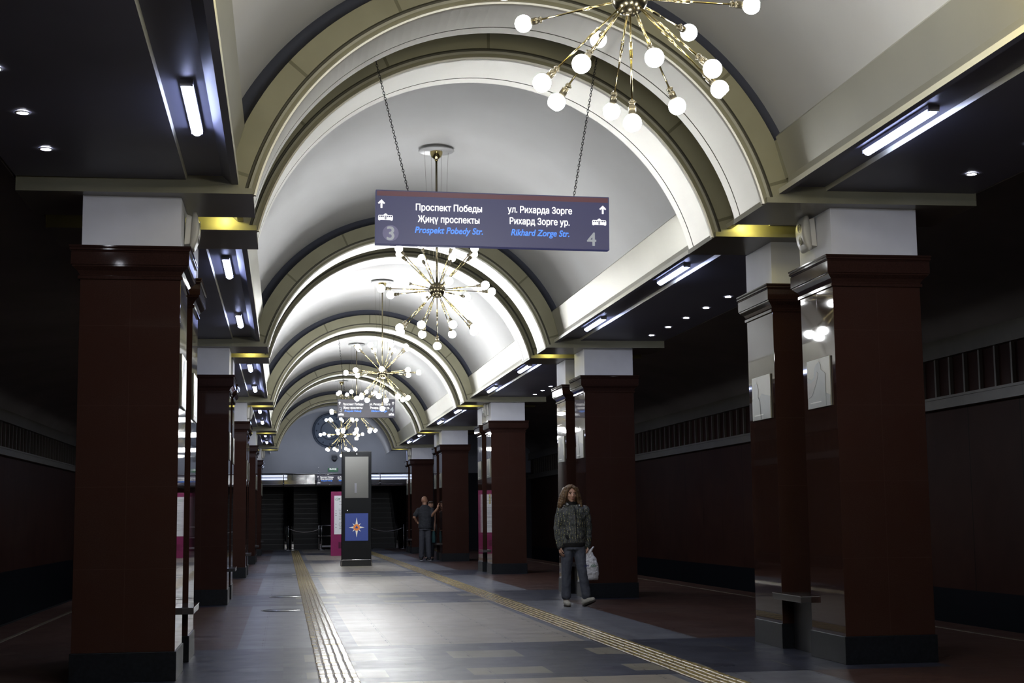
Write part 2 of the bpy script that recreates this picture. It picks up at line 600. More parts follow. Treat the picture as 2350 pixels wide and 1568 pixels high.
TWALL = m_trackwall()
TVAULT = mat('sooty_track_vault', (.17, .15, .145), .8, var=.15, vscale=.6)
FRIEZE = mat('grey_frieze_moulding', (.13, .118, .092), .35, var=.12, vscale=3)
FRIEZEBAR = mat('pale_frieze_bar', (.14, .125, .10), .4)
for s, nm, sgn in ((-1, 'left', 1), (1, 'right', 2)):
    X = lambda d: XC + s * d
    m = MB()
    m.box((X(8.6), -6, -1.3), (X(8.9), 66, 4.6), 0)
    struct(m.build('wall_' + nm, TWALL))
    m = MB()
    rows = []
    for i in range(13):
        t = pi / 2 * i / 12
        d = 8.6 - 4.73 * (1 - cos(t)); z = 3.95 + .95 * sin(t)
        rows.append([(X(d), -6, z), (X(d), 66, z)])
    m.grid(rows, 0, True)
    m.poly([(X(3.87), -6, 3.83), (X(3.87), 66, 3.83), (X(3.87), 66, 4.92), (X(3.87), -6, 4.92)], 0)
    nc += 1
    struct(m.build('ceiling_%d' % nc, TVAULT, recalc=False))
    m = MB()
    for (d0, d1, z0, z1) in ((8.50, 8.6, 3.66, 3.93), (8.47, 8.6, 3.645, 3.69), (8.52, 8.6, 3.90, 3.95), (8.47, 8.6, 2.85, 3.00), (8.44, 8.6, 2.835, 2.87), (8.45, 8.6, 2.99, 3.03)):
        m.box((X(d0), -6, z0), (X(d1), 66, z1))
    struct(m.build('trim_%d' % (110 + sgn), FRIEZE))
    m = MB()
    y = 3.0
    while y < 61:
        m.box((X(8.545), y, 3.03), (X(8.6), y + .05, 3.65)); y += .50
    o = m.build('trim_%d' % (112 + sgn), FRIEZEBAR)
    struct(o)

# walls closing the hall: far end above the escalators
def m_endwall():
    g = NB('grey_blue_end_plaster', .6)
    x, y, z = g.coord()
    c = g.mix(g.maprange(g.noise(.8, 4), .3, .7, 0, 1), (.36, .38, .43), (.42, .44, .49))
    g.put(g.b.inputs['Base Color'], c)
    return g.m


ENDW = m_endwall()
m = MB()
m.box((-7, YEND, 3.13), (11, YEND + .3, 6.2))
struct(m.build('wall_back', ENDW))
m = MB()
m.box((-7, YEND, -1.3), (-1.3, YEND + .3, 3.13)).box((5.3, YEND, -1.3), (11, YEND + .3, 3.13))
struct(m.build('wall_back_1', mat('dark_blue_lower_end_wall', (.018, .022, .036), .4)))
# escalator hall behind the opening
m = MB()
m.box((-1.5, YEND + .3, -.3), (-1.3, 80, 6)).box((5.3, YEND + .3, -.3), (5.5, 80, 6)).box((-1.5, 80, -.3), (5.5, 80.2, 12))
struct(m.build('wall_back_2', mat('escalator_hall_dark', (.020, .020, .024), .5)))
# the wall behind the photographer
struct(MB().box((-7, -6.3, -1.3), (11, -6, 6.2)).build('wall_front', mat('dark_hall_end', (.05, .04, .035), .6)))
# floor drain-like gap lines omitted

# ------------------------------------------------------------------ pillars
def make_pillar():
    root = bpy.data.objects.new('granite_pillar', None); C.objects.link(root)
    h = PW / 2
    m = MB(); m.box((-h - .012, -h - .012, 0), (h + .012, h + .012, .22))
    m.build('plinth', PLINTH, root, bevel=.004)
    m = MB(); m.box((-h, -h, .22), (h, h, 3.075)); m.build('shaft', GRANITE, root, bevel=.003)
    # moulded capital: stacked square rings
    prof = [(h, 3.06), (h + .016, 3.062), (h + .016, 3.085), (h + .004, 3.09), (h + .006, 3.10), (h + .022, 3.125), (h + .050, 3.150), (h + .055, 3.155),
            (h + .055, 3.166), (h + .064, 3.168), (h + .064, 3.262), (h + .058, 3.266), (h + .066, 3.276), (h + .074, 3.280), (h + .074, 3.292), (h + .068, 3.296), (h + .078, 3.306), (h + .078, 3.316), (0.0001, 3.316)]
    rows = [[(-a, -a, z), (a, -a, z), (a, a, z), (-a, a, z)] for a, z in prof]
    m = MB(); m.grid(rows, 0, False, True); m.build('capital', GRANITE_CAP, root)
    q = h - .005
    m = MB(); m.box((-q, -q, 3.316), (q, q, ZS)); m.build('white_block', BLOCKW, root, bevel=.002)
    return root


proto = make_pillar()
ORD = ['nearest', 'second nearest', 'middle', 'second farthest', 'farthest']
PX = {'left': -.8116 - PW / 2, 'right': 4.4485 + PW / 2}
first = True
for k, y in enumerate(PORT[1:]):
    for side in ('left', 'right'):
        for r in (0, 1):
            o = proto if first else copy_tree(proto)
            first = False
            yy = y + skew(PX[side]) * .9 + PW / 2 + r * (PW + .745)
            o.location = (PX[side], yy, 0)
            tag(o, 'red granite pillar with white top block, %s of the %s pair on the %s' % (('front', 'rear')[r], ORD[k], side), 'pillar', 'granite pillars flanking the hall')
PILY = lambda k, side, r: PORT[1 + k] + skew(PX[side]) * .9 + r * (PW + .745)      # front face y
FACE = {'left': -.8116, 'right': 4.4485}

# ------------------------------------------------------------------ chandeliers
BULB_M = []
for i, kk in enumerate(BULB_K):
    BULB_M.append(mat('lit_bulb_glass_%s' % 'abcde'[i], (.9, .9, .9), .3, emit=BULB_COL, k=kk))
SOCK = mat('dark_socket', (.10, .085, .055), .3, .9)


def make_chandelier(idx, eqp, lop, upp):
    y = PORT[idx] + 6.12 if idx else 7.38
    zc = 3.97
    root = bpy.data.objects.new('chandelier', None); C.objects.link(root)
    root.location = (XC + .02, y, zc)
    top = 5.70 - zc
    m = MB()
    m.lathe([(.13, top + .05), (.13, top + .018), (.212, top + .018), (.220, top + .009), (.212, top), (.0001, top)], 40)
    m.build('ceiling_rose', mat('white_canopy', (.50, .50, .51), .35), root)
    m = MB()
    m.lathe([(.078, top), (.076, top - .03), (.06, top - .065), (.03, top - .09), (.02, top - .10), (.022, top - .115), (.0001, top - .12)], 28)
    m.build('canopy_cup', BRASS, root)
    m = MB(); m.tube([(0, 0, .08), (0, 0, top - .10)], .0135, 14); m.build('rod', BRASSD, root)
    for a in (20, 110, 200, 290):
        m = MB(); a = radians(a)
        m.tube([(.16 * cos(a), .10 * sin(a), top), (.085 * cos(a), .06 * sin(a), .06)], .0015, 5)
        m.build('suspension_wire', BRASSD, root)
    m = MB(); m.sphere((0, 0, 0), .098, 28, 18)
    for i in range(26):
        a = i * 2.4; t = .35 + (i % 5) * .5
        p = Vector((sin(t) * cos(a), sin(t) * sin(a), -cos(t))) * .096
        m.sphere(p, .009, 8, 6)
    m.build('hub', BRASSD, root)
    # one arm prototype along +X, then turned
    L = .69
    m = MB()
    m.tube([(.09, 0, 0), (L - .10, 0, 0)], .0055, 8)
    m.lathe([(.0055, .24), (.009, .25), (.009, .33), (.0055, .34)], 10, axis='x')
    arm0 = m.build('arm', BRASS, None)
    m = MB()
    m.lathe([(.0001, L - .125), (.012, L - .125), (.017, L - .117), (.017, L - .108), (.012, L - .10), (.0155, L - .097), (.0205, L - .088), (.0205, L - .045), (.018, L - .043)], 14, axis='x')
    for a in (0, 2.1, 4.2): m.sphere((L - .112, .017 * cos(a), .017 * sin(a)), .006, 8, 6)
    sock0 = m.build('socket', SOCK, arm0)
    m = MB()
    pr = [(.0165, L - .052), (.018, L - .046)]
    for i in range(1, 14):
        t = pi - .42 - (pi - .42) * i / 13
        pr.append((max(.0001, .049 * sin(t)), L - .049 * cos(t)))
    m.lathe([(r_, h_) for r_, h_ in pr], 20, axis='x')
    bulb0 = m.build('bulb', BULB_M[idx], arm0)
    dim = mat('lit_bulb_glass_dim', (.85, .85, .85), .2, emit=BULB_COL, k=BULB_K[1] * .22)
    bulb1 = None
    dirs = [(0, -90)]
    for j in range(8):
        dirs.append((lop + 45 * j, -45)); dirs.append((eqp + 45 * j, 0)); dirs.append((upp + 45 * j, 44))
    for j, (az, el) in enumerate(dirs):
        az = -az            # measured toward the viewer
        q = Matrix.Rotation(radians(az), 4, 'Z') @ Matrix.Rotation(radians(-el), 4, 'Y')
        if j == 0:
            a, b, c = arm0, bulb0, sock0
        else:
            a = arm0.copy(); C.objects.link(a)
            b = bulb0.copy(); C.objects.link(b); b.parent = a
            c = sock0.copy(); C.objects.link(c); c.parent = a
        if idx == 1 and j and (j - 1) % 3 == 2:
            if bulb1 is None: bulb1 = bulb0.data.copy(); bulb1.materials[0] = dim
            b.data = bulb1
        a.parent = root
        a.rotation_euler = q.to_euler()
    return root


CH_LBL = ['cropped brass globe-bulb chandelier nearest the camera, cut by the top edge of the photo',
          'brass globe-bulb chandelier whose white ceiling rose shows above the big blue sign',
          'brass globe-bulb chandelier hanging in the middle vault, just in front of the smaller hanging sign',
          'brass globe-bulb chandelier partly hidden behind the smaller hanging sign, second farthest',
          'farthest brass globe-bulb chandelier, in front of the grey end wall and above the tall kiosk']
PH = [(-2, 0, 12), (-6, 28.5, 28.5), (5, 12, 30), (-20, 2, 18), (11, 30, 5)]
for i in range(5):
    tag(make_chandelier(i, *PH[i]), CH_LBL[i], 'chandelier', 'brass globe-bulb chandeliers along the nave')

# ------------------------------------------------------------------ strip lights, downlights, warm gap spots
STRIP = mat('lit_tube_diffuser', (.9, .9, .9), .4, emit=(.54, .62, 1.0), k=STRIP_K)
HOUS = mat('white_luminaire_housing', (.7, .7, .75), .4)
root = bpy.data.objects.new('strip_light', None); C.objects.link(root)
m = MB(); m.box((-.040, -.565, .045), (.040, .565, .07)); m.box((-.038, -.565, .028), (.038, -.548, .07)); m.box((-.038, .548, .028), (.038, .565, .07)); m.build('housing', HOUS, root)
m = MB()
rows = []
for i in range(9):
    t = pi * i / 8
    rows.append([(.034 * cos(t), -.548, .045 - .034 * sin(t)), (.034 * cos(t), .548, .045 - .034 * sin(t))])
m.grid(rows, 0, True); m.build('diffuser', STRIP, root)
first = True
for k in range(0, 6):
    yA = PORT[k] + B_B
    spots = []
    if k < 5:
        spots = [(PORT[k] + 3.98, 'front'), (PORT[k + 1] - 2.02, 'back')]
    else: spots = [(PORT[k] + 2.75, 'front')]
    for (y, w) in spots:
        if k == 0 and w == 'front': pass
        for s, nm in ((-1, 'left'), (1, 'right')):
            o = root if first else copy_tree(root); first = False
            o.location = (XC + s * 2.41, y, 3.795)
            where = ['before the nearest pillars', 'between the nearest and second pillar pairs', 'between the second and third pillar pairs', 'between the third and fourth pillar pairs', 'between the fourth and last pillar pairs', 'past the last pillars'][k]
            tag(o, 'white tube light, %s side, %s, %s' % (nm, where, {'front': 'nearer one', 'back': 'farther one'}[w]), 'light', 'tube lights on the side ceilings')

DOWN = mat('lit_downlight_disc', (.9, .9, .9), .4, emit=(.9, .92, 1.0), k=SPOT_K * .5)
root = bpy.data.objects.new('downlight', None); C.objects.link(root)
m = MB(); m.lathe([(.036, -.006), (.048, -.006), (.05, 0.0), (.036, .0)], 20); m.build('rim', HOUS, root)
m = MB(); m.lathe([(.0001, -.003), (.037, -.003)], 20); m.build('lens', DOWN, root)
first = True
ORDN = ['first', 'second', 'third', 'fourth', 'fifth', 'sixth', 'seventh', 'eighth']
for k in range(0, 5):
    for s, nm in ((-1, 'left'), (1, 'right')):
        for j in range(8):
            if k == 0 and j > 3: continue
            if nm == 'left' and k > 0: continue
            if k > 2: continue
            y = PORT[k + 1] - .93 - .935 * j
            o = root if first else copy_tree(root); first = False
            o.location = (XC + s * 3.49, y, 3.826)
            tag(o, 'small round downlight over the %s aisle, %s one in front of the %s pillars' % (nm, ORDN[j], ['nearest', 'second', 'third', 'fourth', 'fifth'][k]), 'light', 'round downlights over the aisles')

WARML = mat('lit_warm_spot_lens', (.9, .8, .5), .4, emit=(1, .80, .28), k=20)
root = bpy.data.objects.new('recessed_spotlight', None); C.objects.link(root)
m = MB(); m.lathe([(.030, -.012), (.040, -.012), (.042, 0.0), (.030, .0)], 18); m.build('rim', BRASS, root)
m = MB(); m.lathe([(.0001, -.006), (.031, -.006)], 18); m.build('lens', WARML, root)
first = True
for k in range(1, 6):
    for s, nm in ((-1, 'left'), (1, 'right')):
        o = root if first else copy_tree(root); first = False
        x = XC + s * 2.34
        y = PORT[k] + B_F - .13 + skew(x)
        o.location = (x, y, 3.86)
        tag(o, 'warm yellow spotlight recessed above the %s pillar pair on the %s' % (ORD[k - 1], nm), 'light', 'warm spotlights between the beams')
        lamp('warm_spot_bulb', (x, y, 3.835), WARM_W, (1.0, .90, .26), .03)

#@@PART2
# ------------------------------------------------------------------ tactile paving strips
TACT = mat('ochre_tactile_tile', (.085, .052, .024), .5, var=.25, vscale=3)
RIDGE = mat('glossy_cream_ridge', (.42, .33, .14), .20, spec=.6, var=.2, vscale=5)
for nm, xa, xb in (('left', .265, .565), ('right', 2.98, 3.30)):
    m = MB(); m.box((xa, 6, 0), (xb, 59.6, .004)); base = m.build('tactile_strip', TACT)
    m = MB(); rr = random.Random(3)
    y = 8.0; wdt = (xb - xa) / 5
    while y < 59.2:
        jx = rr.uniform(-.004, .004)
        for i in range(5):
            x = xa + wdt * (i + .5) + jx
            a, b = x - .0245, x + .0245
            c, d = x - .020, x + .020
            y1 = y + .284; zt = .010
            P = [(a, y, .004), (b, y, .004), (b, y1, .004), (a, y1, .004), (c, y + .006, zt), (d, y + .006, zt), (d, y1 - .006, zt), (c, y1 - .006, zt)]
            n0 = len(m.v); m.v += P
            for q in ((4, 5, 6, 7), (0, 1, 5, 4), (1, 2, 6, 5), (2, 3, 7, 6), (3, 0, 4, 7)):
                m.f.append([n0 + t for t in q]); m.mi.append(0); m.sm.append(False)
        y += .30
    tag(m.build('ridges', RIDGE, base, recalc=False), kind='stuff')
    tag(base, 'ochre ribbed tactile paving strip running down the %s side of the nave floor' % nm, 'tactile paving', 'tactile paving strips')

COVER = mat('steel_floor_cover', (.10, .105, .12), .25, .5)
for i, (x, y, r, l) in enumerate(((.03, 23.6, .26, 'round steel floor cover left of the tactile strip, the farther one'), (-.03, 20.0, .27, 'round steel floor cover left of the tactile strip, the nearer one'))):
    o = empty('floor_hatch', (x, y, 0), l, 'floor cover', 'round floor covers')
    MB().lathe([(.0001, .003), (r - .02, .003), (r - .018, .001)], 40).build('lid', COVER, o)
    MB().lathe([(r - .015, .001), (r - .015, .006), (r, .006), (r + .004, 0)], 40).build('rim', BLACKM, o)

# ------------------------------------------------------------------ benches between the paired pillars
WOODB = mat('dark_bench_slab', (.05, .048, .05), .14, spec=.6)
first = True
for k in range(5):
    for side in ('left', 'right'):
        if first:
            root = bpy.data.objects.new('bench', None); C.objects.link(root)
            MB().box((-.44, -.368, .445), (.44, .368, .50)).build('seat', WOODB, root, bevel=.004)
            m = MB(); m.box((-.443, -.367, .496), (-.435, .367, .503)); m.box((.435, -.367, .496), (.443, .367, .503)); m.build('edge_trim', CHROME, root)
            MB().box((-.27, -.30, 0), (.27, .30, .445)).build('base', BLACKM, root, bevel=.004)
            o = root; first = False
        else: o = copy_tree(root)
        yy = PILY(k, side, 0) + PW + .3725
        o.location = (PX[side] - (.03 if side == 'right' else -.03), yy, 0)
        tag(o, 'low dark stone bench set between the two %s pillars on the %s' % (ORD[k], side), 'bench', 'benches between paired pillars')

# ------------------------------------------------------------------ posters on the inner faces of the pillars
PB = mat('poster_cream_sky', (.27, .26, .185), .35, spec=.3)
PF = [mat('poster_grey_green', (.13, .145, .125), .35, spec=.3), mat('poster_warm_grey', (.15, .14, .11), .35, spec=.3), mat('poster_pale_grey', (.18, .19, .16), .35, spec=.3)]
PBACK = mat('poster_board_back', (.05, .05, .05), .5)


def poster(side, k, r, style):
    w, h = .53, .41
    m = MB(); m.box((-.004, -w / 2, -h / 2), (.0, w / 2, h / 2))
    m2 = MB(); m2.box((0, -w / 2, -h / 2), (.008, w / 2, h / 2))
    flat = lambda e: (lambda u, v, q: (.008 + e + q, -u, v))
    def head(cx, cz, rr, n=16): return [(cx + rr * cos(2 * pi * i / n), cz + rr * 1.15 * sin(2 * pi * i / n)) for i in range(n)]
    arts = []
    if style == 0:      # a tall pointed figure and shoulder
        arts = [([(-.26, -.20), (.26, -.20), (.26, .02), (.20, .04), (.12, -.02), (-.18, -.10), (-.26, -.12)], 0),
                ([(-.16, -.2), (-.16, .07), (-.06, .11), (-.06, .15), (-.02, .18), (.05, .16), (.09, .12), (.10, .06), (.16, .04), (.26, .07), (.26, -.2)], 0),
                ([(0, .08), (.03, .10), (.10, .03), (.20, .01), (.26, .02), (.26, -.12), (.16, -.1), (.05, 0)], 1)]
    else:               # low skyline with a round-headed figure
        arts = [([(-.26, -.2), (.26, -.2), (.26, .0), (.12, .03), (.06, .0), (-.02, .04), (-.10, .02), (-.26, .0)], 0),
                (head(.15, .07, .07), 2), ([(.02, -.2), (.04, -.03), (.10, .02), (.20, .02), (.26, -.02), (.26, -.2)], 2)]
    root = empty('poster', (0, 0, 0), 'cream-grey figure picture high on the %s pillar, %s pair, %s side' % (('front', 'rear')[r], ORD[k], side), 'picture', 'pictures on the pillar faces')
    m.build('backing', PBACK, root); sh = m2.build('print', PB, root)
    for i, (pl, c) in enumerate(arts):
        mm = MB(); mm.prism(pl, 0, .0008, 0, flat(.0002 + .001 * i)); mm.build('figure_shape', PF[c], sh)
    mm = MB(); mm.box((.0106, -.20, -.165), (.0115, .06, -.155)); mm.build('caption_bar', mat('caption_white', (.6, .6, .55), .3), sh)
    y = PILY(k, side, r) + .365
    x = FACE[side]
    root.location = (x - .0045 if side == 'right' else x + .0045, y, 2.293)
    root.rotation_euler = (0, 0, pi if side == 'right' else 0)


for k in range(5):
    for side in ('left', 'right'):
        for r in (0, 1):
            poster(side, k, r, (r + k) % 2)

# ------------------------------------------------------------------ loudspeakers on the white blocks
SPK = mat('off_white_speaker_shell', (.55, .54, .49), .35)
GRL = mat('speaker_grille_ring', (.16, .155, .13), .3, .5)
root = bpy.data.objects.new('loudspeaker', None); C.objects.link(root)
m = MB(); m.prism([(-.10, -.125), (.10, -.125), (.10, .125), (-.10, .125)], 0, .05, 0, lambda u, v, h: (h, u * (1 - h * 2), v * (1 - h * 2)))
m.build('housing', SPK, root, bevel=.004)
m = MB(); rows = []
for i in range(13):
    v = -.15 + .30 * i / 12
    row = []
    bul = .034 * (1 - (v / .15) ** 2)
    hw = .105 * (1 - .16 * abs(v / .15) ** 8)
    row.append((.05, -hw, v)); row.append((.068 + bul * .8, -hw * .97, v))
    for j in range(5): row.append((.075 + bul, hw * (-.9 + 1.8 * j / 4), v))
    row.append((.068 + bul * .8, hw * .97, v)); row.append((.05, hw, v))
    rows.append(row)
m.grid(rows, 0, True, True)
m.poly(rows[0][::-1]); m.poly(rows[-1]); fr = m.build('front_panel', SPK, root)
for zz in (.055, -.055):
    m = MB()
    for r_ in (.036, .024, .012):
        m.lathe([(r_ - .004, .104), (r_ - .004, .111), (r_ + .002, .111), (r_ + .002, .104)], 24, o=(-.002, 0, zz), axis='x')
    m.build('speaker_ring', GRL, fr)
first = True
for k in (0, 2, 4):
    for side in ('left', 'right'):
        o = root if first else copy_tree(root); first = False
        o.location = (FACE[side] + (.005 if side == 'left' else -.005), PILY(k, side, 0) + .42, 3.58 if side == 'right' else 3.53)
        o.rotation_euler = (0, radians(4) * (1 if side == 'left' else 1), 0 if side == 'left' else pi)
        tag(o, 'off-white loudspeaker with two round grilles on the %s %s pillar block' % (ORD[k], side), 'loudspeaker', 'loudspeakers on the pillar blocks')

# ------------------------------------------------------------------ hanging signs
SIGNF = mat('indigo_sign_face', (.055, .055, .125), .35, emit=(.060, .066, .19), k=.42)
SIGNR = mat('brown_red_sign_band', (.12, .05, .07), .35, emit=(.15, .055, .08), k=.4)
LW = mat('lit_white_lettering', (.8, .8, .8), .4, emit=(.97, .97, 1), k=.9)
LB = mat('lit_blue_lettering', (.1, .3, .8), .4, emit=(.07, .27, 1.0), k=.85)
LG = mat('grey_numeral', (.4, .42, .47), .4, emit=(.42, .46, .52), k=.45)
LDISC = mat('violet_grey_disc', (.12, .12, .22), .4, emit=(.17, .16, .30), k=.5)


def glyph_quads(body, size, align, shear):
    """outline of a line of text cut into trapezoids with the non-zero winding rule (overlapping contours stay solid)"""
    cu = bpy.data.curves.new('t', 'FONT'); cu.body = body; cu.size = size; cu.align_x = align; cu.shear = shear
    t = bpy.data.objects.new('t', cu); C.objects.link(t)
    bpy.context.view_layer.update()
    cv = t.to_curve(bpy.context.evaluated_depsgraph_get())
    edges = []
    for sp in cv.splines:
        P = []
        if sp.type == 'BEZIER':
            bp = list(sp.bezier_points)
            for i in range(len(bp)):
                p0, p3 = bp[i], bp[(i + 1) % len(bp)]
                a_, b_, c_, d_ = p0.co, p0.handle_right, p3.handle_left, p3.co
                straight = (b_ - a_).cross(d_ - a_).length < 1e-7 and (c_ - a_).cross(d_ - a_).length < 1e-7
                for q in range(1 if straight else 6):
                    u = q / 6; v = 1 - u
                    P.append(a_ * v ** 3 + b_ * 3 * v * v * u + c_ * 3 * v * u * u + d_ * u ** 3)
        else:
            P = [Vector(q.co[:3]) for q in sp.points]
        for i in range(len(P)):
            p, q = P[i], P[(i + 1) % len(P)]
            if abs(p.y - q.y) > 1e-9: edges.append((p.x, p.y, q.x, q.y))
    t.to_curve_clear(); C.objects.unlink(t); bpy.data.objects.remove(t)
    ys = sorted({round(v, 6) for e in edges for v in (e[1], e[3])})
    Q = []
    for y0, y1 in zip(ys, ys[1:]):
        if y1 - y0 < 1e-6: continue
        ym = (y0 + y1) / 2; act = []
        for x0, ya, x1, yb in edges:
            if min(ya, yb) < ym < max(ya, yb):
                fx = lambda y: x0 + (x1 - x0) * (y - ya) / (yb - ya)
                act.append((fx(ym), fx(y0), fx(y1), 1 if yb > ya else -1))
        act.sort(); w = 0; st = None
        for e in act:
            if w == 0: st = e
            w += e[3]
            if w == 0: Q.append(((st[1], y0), (e[1], y0), (e[2], y1), (st[2], y1)))
    return Q


def text_obj(body, size, x, z, y, m, parent, name='lettering', bold=.016, shear=0, width=None, align='CENTER'):
    m0 = MB(); k0 = bold * size * 1.5
    Q = glyph_quads(body, size, align, shear)
    for q, (ox, oy) in enumerate(((0, 0), (1, 0), (-1, 0), (.6, .8), (-.6, .8), (.6, -.8), (-.6, -.8)) if bold else ((0, 0),)):
        for qd in Q: m0.poly([(u + ox * k0, v + oy * k0, .0008 + q * .00003) for u, v in qd])
    me = bpy.data.meshes.new(name); me.from_pydata(m0.v, [], m0.f); me.materials.append(m)
    xs = [v.co.x for v in me.vertices]
    sx = width / (max(xs) - min(xs)) if width else 1
    o = bpy.data.objects.new(name, me); C.objects.link(o)
    o.parent = parent
    o.rotation_euler = (pi / 2, 0, 0)
    o.scale = (sx, 1, 1); o.location = (x, y, z)
    return o


def flat_prism(polys, y, m, parent, name, t=.0016):
    mb = MB()
    for pl in polys: mb.prism(pl, 0, -t, 0, lambda u, v, h: (u, y + h, v))
    return mb.build(name, m, parent)


def arrow_icon(x, z, s):
    P = [(-.5, .12), (0, .62), (.5, .12), (.34, -.03), (.13, .18), (.13, -.60), (-.13, -.60), (-.13, .18), (-.34, -.03)]
    return [[(x + a * s, z + b * s) for a, b in P]]


def tram_icon(x, z, s):
    return [[(x + a * s, z + b * s) for a, b in P] for P in (
        [(-.98, -.36), (-.90, -.48), (-.74, -.48), (-.66, -.42), (.66, -.42), (.74, -.48), (.90, -.48), (.98, -.36), (.98, .10), (.90, .26), (-.90, .26), (-.98, .10)],
        [(-.30, .26), (.30, .26), (.05, .48), (-.05, .48)])]


def tram_windows(x, z, s):
    R = []
    for a, b in ((-.86, -.68), (-.60, -.40), (-.33, -.20), (.20, .33), (.40, .60), (.68, .86)):
        R.append([(x + a * s, z - .02 * s), (x + b * s, z - .02 * s), (x + b * s, z + .16 * s), (x + a * s, z + .16 * s)])
    for a, b in ((-.11, -.015), (.015, .11)):
        R.append([(x + a * s, z - .36 * s), (x + b * s, z - .36 * s), (x + b * s, z + .16 * s), (x + a * s, z + .16 * s)])
    return R


def chain(parent, a, b, link=.034):
    m = MB(); a = Vector(a); b = Vector(b); L = (b - a).length; n = int(L / (link * .74))
    d = (b - a).normalized(); ref = Vector((0, 1, 0))
    u = d.cross(ref).normalized(); w = d.cross(u)
    for i in range(n):
        c = a + d * (i + .5) * L / n
        s = u if i % 2 else w
        pts = []
        for q in range(9):
            t = 2 * pi * q / 8
            pts.append(c + d * (link / 2) * cos(t) + s * (link * .26) * sin(t))
        m.tube(pts, .0028, 5, caps=False)
    return m.build('chain', BLACKM, parent)


SIGNF2 = mat('dark_indigo_sign_face', (.05, .048, .075), .35, emit=(.06, .055, .09), k=.3)


def main_sign(loc, w, h, label, style, rz=0, ry=0):
    root = empty('hanging_sign', loc, label, 'sign')
    root.rotation_euler = (0, ry, rz)
    face = MB().box((-w / 2, -.04, -h / 2), (w / 2, .04, h / 2)).build('light_box', SIGNF if style == 0 else SIGNF2, root, bevel=.004)
    yf = -.0405
    fx = lambda px: -w / 2 + w * px            # fractions of the face
    fz = lambda pz: h / 2 - h * pz
    if style == 0:
        flat_prism([[(-w / 2 + .01, fz(.02)), (w / 2 - .01, fz(.02)), (w / 2 - .01, fz(.11)), (-w / 2 + .01, fz(.11))]], yf, SIGNR, face, 'top_band', .0008)
        for sgn, tx, ty, kx in ((0, .0245, .260, 0), (1, .972, .245, 0)):
            flat_prism(arrow_icon(fx(tx), fz(ty), .062), yf, LW, face, 'arrow_icon')
            ix = .042 if sgn == 0 else .956
            flat_prism(tram_icon(fx(ix), fz(.50 if sgn == 0 else .475), .064), yf, LW, face, 'tram_icon')
            flat_prism(tram_windows(fx(ix), fz(.50 if sgn == 0 else .475), .064), yf - .0018, SIGNF, face, 'tram_windows', .0006)
        flat_prism([[(fx(.064) + .069 * cos(2 * pi * i / 40), fz(.795) + .069 * sin(2 * pi * i / 40)) for i in range(40)]], yf, LDISC, face, 'number_disc', .0008)
        text_obj('3', .165, fx(.064), fz(.795) - .058, yf - .002, LG, face, 'numeral', .014)
        text_obj('4', .165, fx(.923), fz(.80) - .058, yf, LG, face, 'numeral', .014)
        text_obj('Проспект Победы', .080, fx(.309), fz(.360), yf, LW, face, width=.575)
        text_obj('Җиңү проспекты', .080, fx(.309), fz(.575), yf, LW, face, width=.535)
        text_obj('Prospekt Pobedy Str.', .078, fx(.309), fz(.775), yf, LB, face, shear=.22, width=.59)
        text_obj('ул. Рихарда Зорге', .080, fx(.699), fz(.345), yf, LW, face, width=.570)
        text_obj('Рихард Зорге ур.', .080, fx(.697), fz(.560), yf, LW, face, width=.530)
        text_obj('Rikhard Zorge Str.', .078, fx(.699), fz(.770), yf, LB, face, shear=.22, width=.515)
    else:
        for sgn in (0, 1):
            ix = .055 if sgn == 0 else .93
            if sgn == 0: flat_prism(arrow_icon(fx(.035), fz(.22), .058), yf, LW, face, 'arrow_icon')
            else: flat_prism(arrow_icon(fx(.965), fz(.22), .058), yf, LW, face, 'arrow_icon')
            flat_prism(tram_icon(fx(ix + .005), fz(.82), .060), yf, LW, face, 'tram_icon')
            flat_prism(tram_windows(fx(ix + .005), fz(.82), .060), yf - .0018, SIGNF, face, 'tram_windows', .0006)
        text_obj('3', .16, fx(.055), fz(.69), yf, LG, face, 'numeral', .008)
        text_obj('4', .16, fx(.945), fz(.69), yf, LG, face, 'numeral', .008)
        k = w / 1.30
        text_obj('Проспект Победы', .072 * k, fx(.27), fz(.33), yf, LW, face, width=.46 * k)
        text_obj('Җиңү проспекты', .072 * k, fx(.265), fz(.52), yf, LW, face, width=.43 * k)
        text_obj('Prospekt Pobedy', .066 * k, fx(.265), fz(.69), yf, LB, face, shear=.22, width=.39 * k)
        text_obj('ул. Рихарда Зорге', .072 * k, fx(.735), fz(.33), yf, LW, face, width=.47 * k)
        text_obj('Рихард Зорге ур.', .072 * k, fx(.735), fz(.52), yf, LW, face, width=.44 * k)
        text_obj('Rikhard Zorge', .066 * k, fx(.72), fz(.69), yf, LB, face, shear=.22, width=.36 * k)
    return root


SY = 12.30
sg = main_sign((1.772, SY, 3.757), 2.045, .474, 'big indigo hanging sign with white and blue lettering, nearest the camera', 0, rz=radians(0), ry=radians(.55))
chain(sg, (-.74, 0, .237), (-1.10, .05, 1.69))
chain(sg, (.715, 0, .237), (.99, .05, 1.79))
SY2 = 32.6
sg = main_sign((1.79, SY2, 3.665), 1.28, .415, 'smaller indigo hanging sign halfway down the nave behind the middle chandelier', 1)
chain(sg, (-.47, 0, .2), (-.66, .03, 1.98), .05)
chain(sg, (.47, 0, .2), (.66, .03, 1.98), .05)

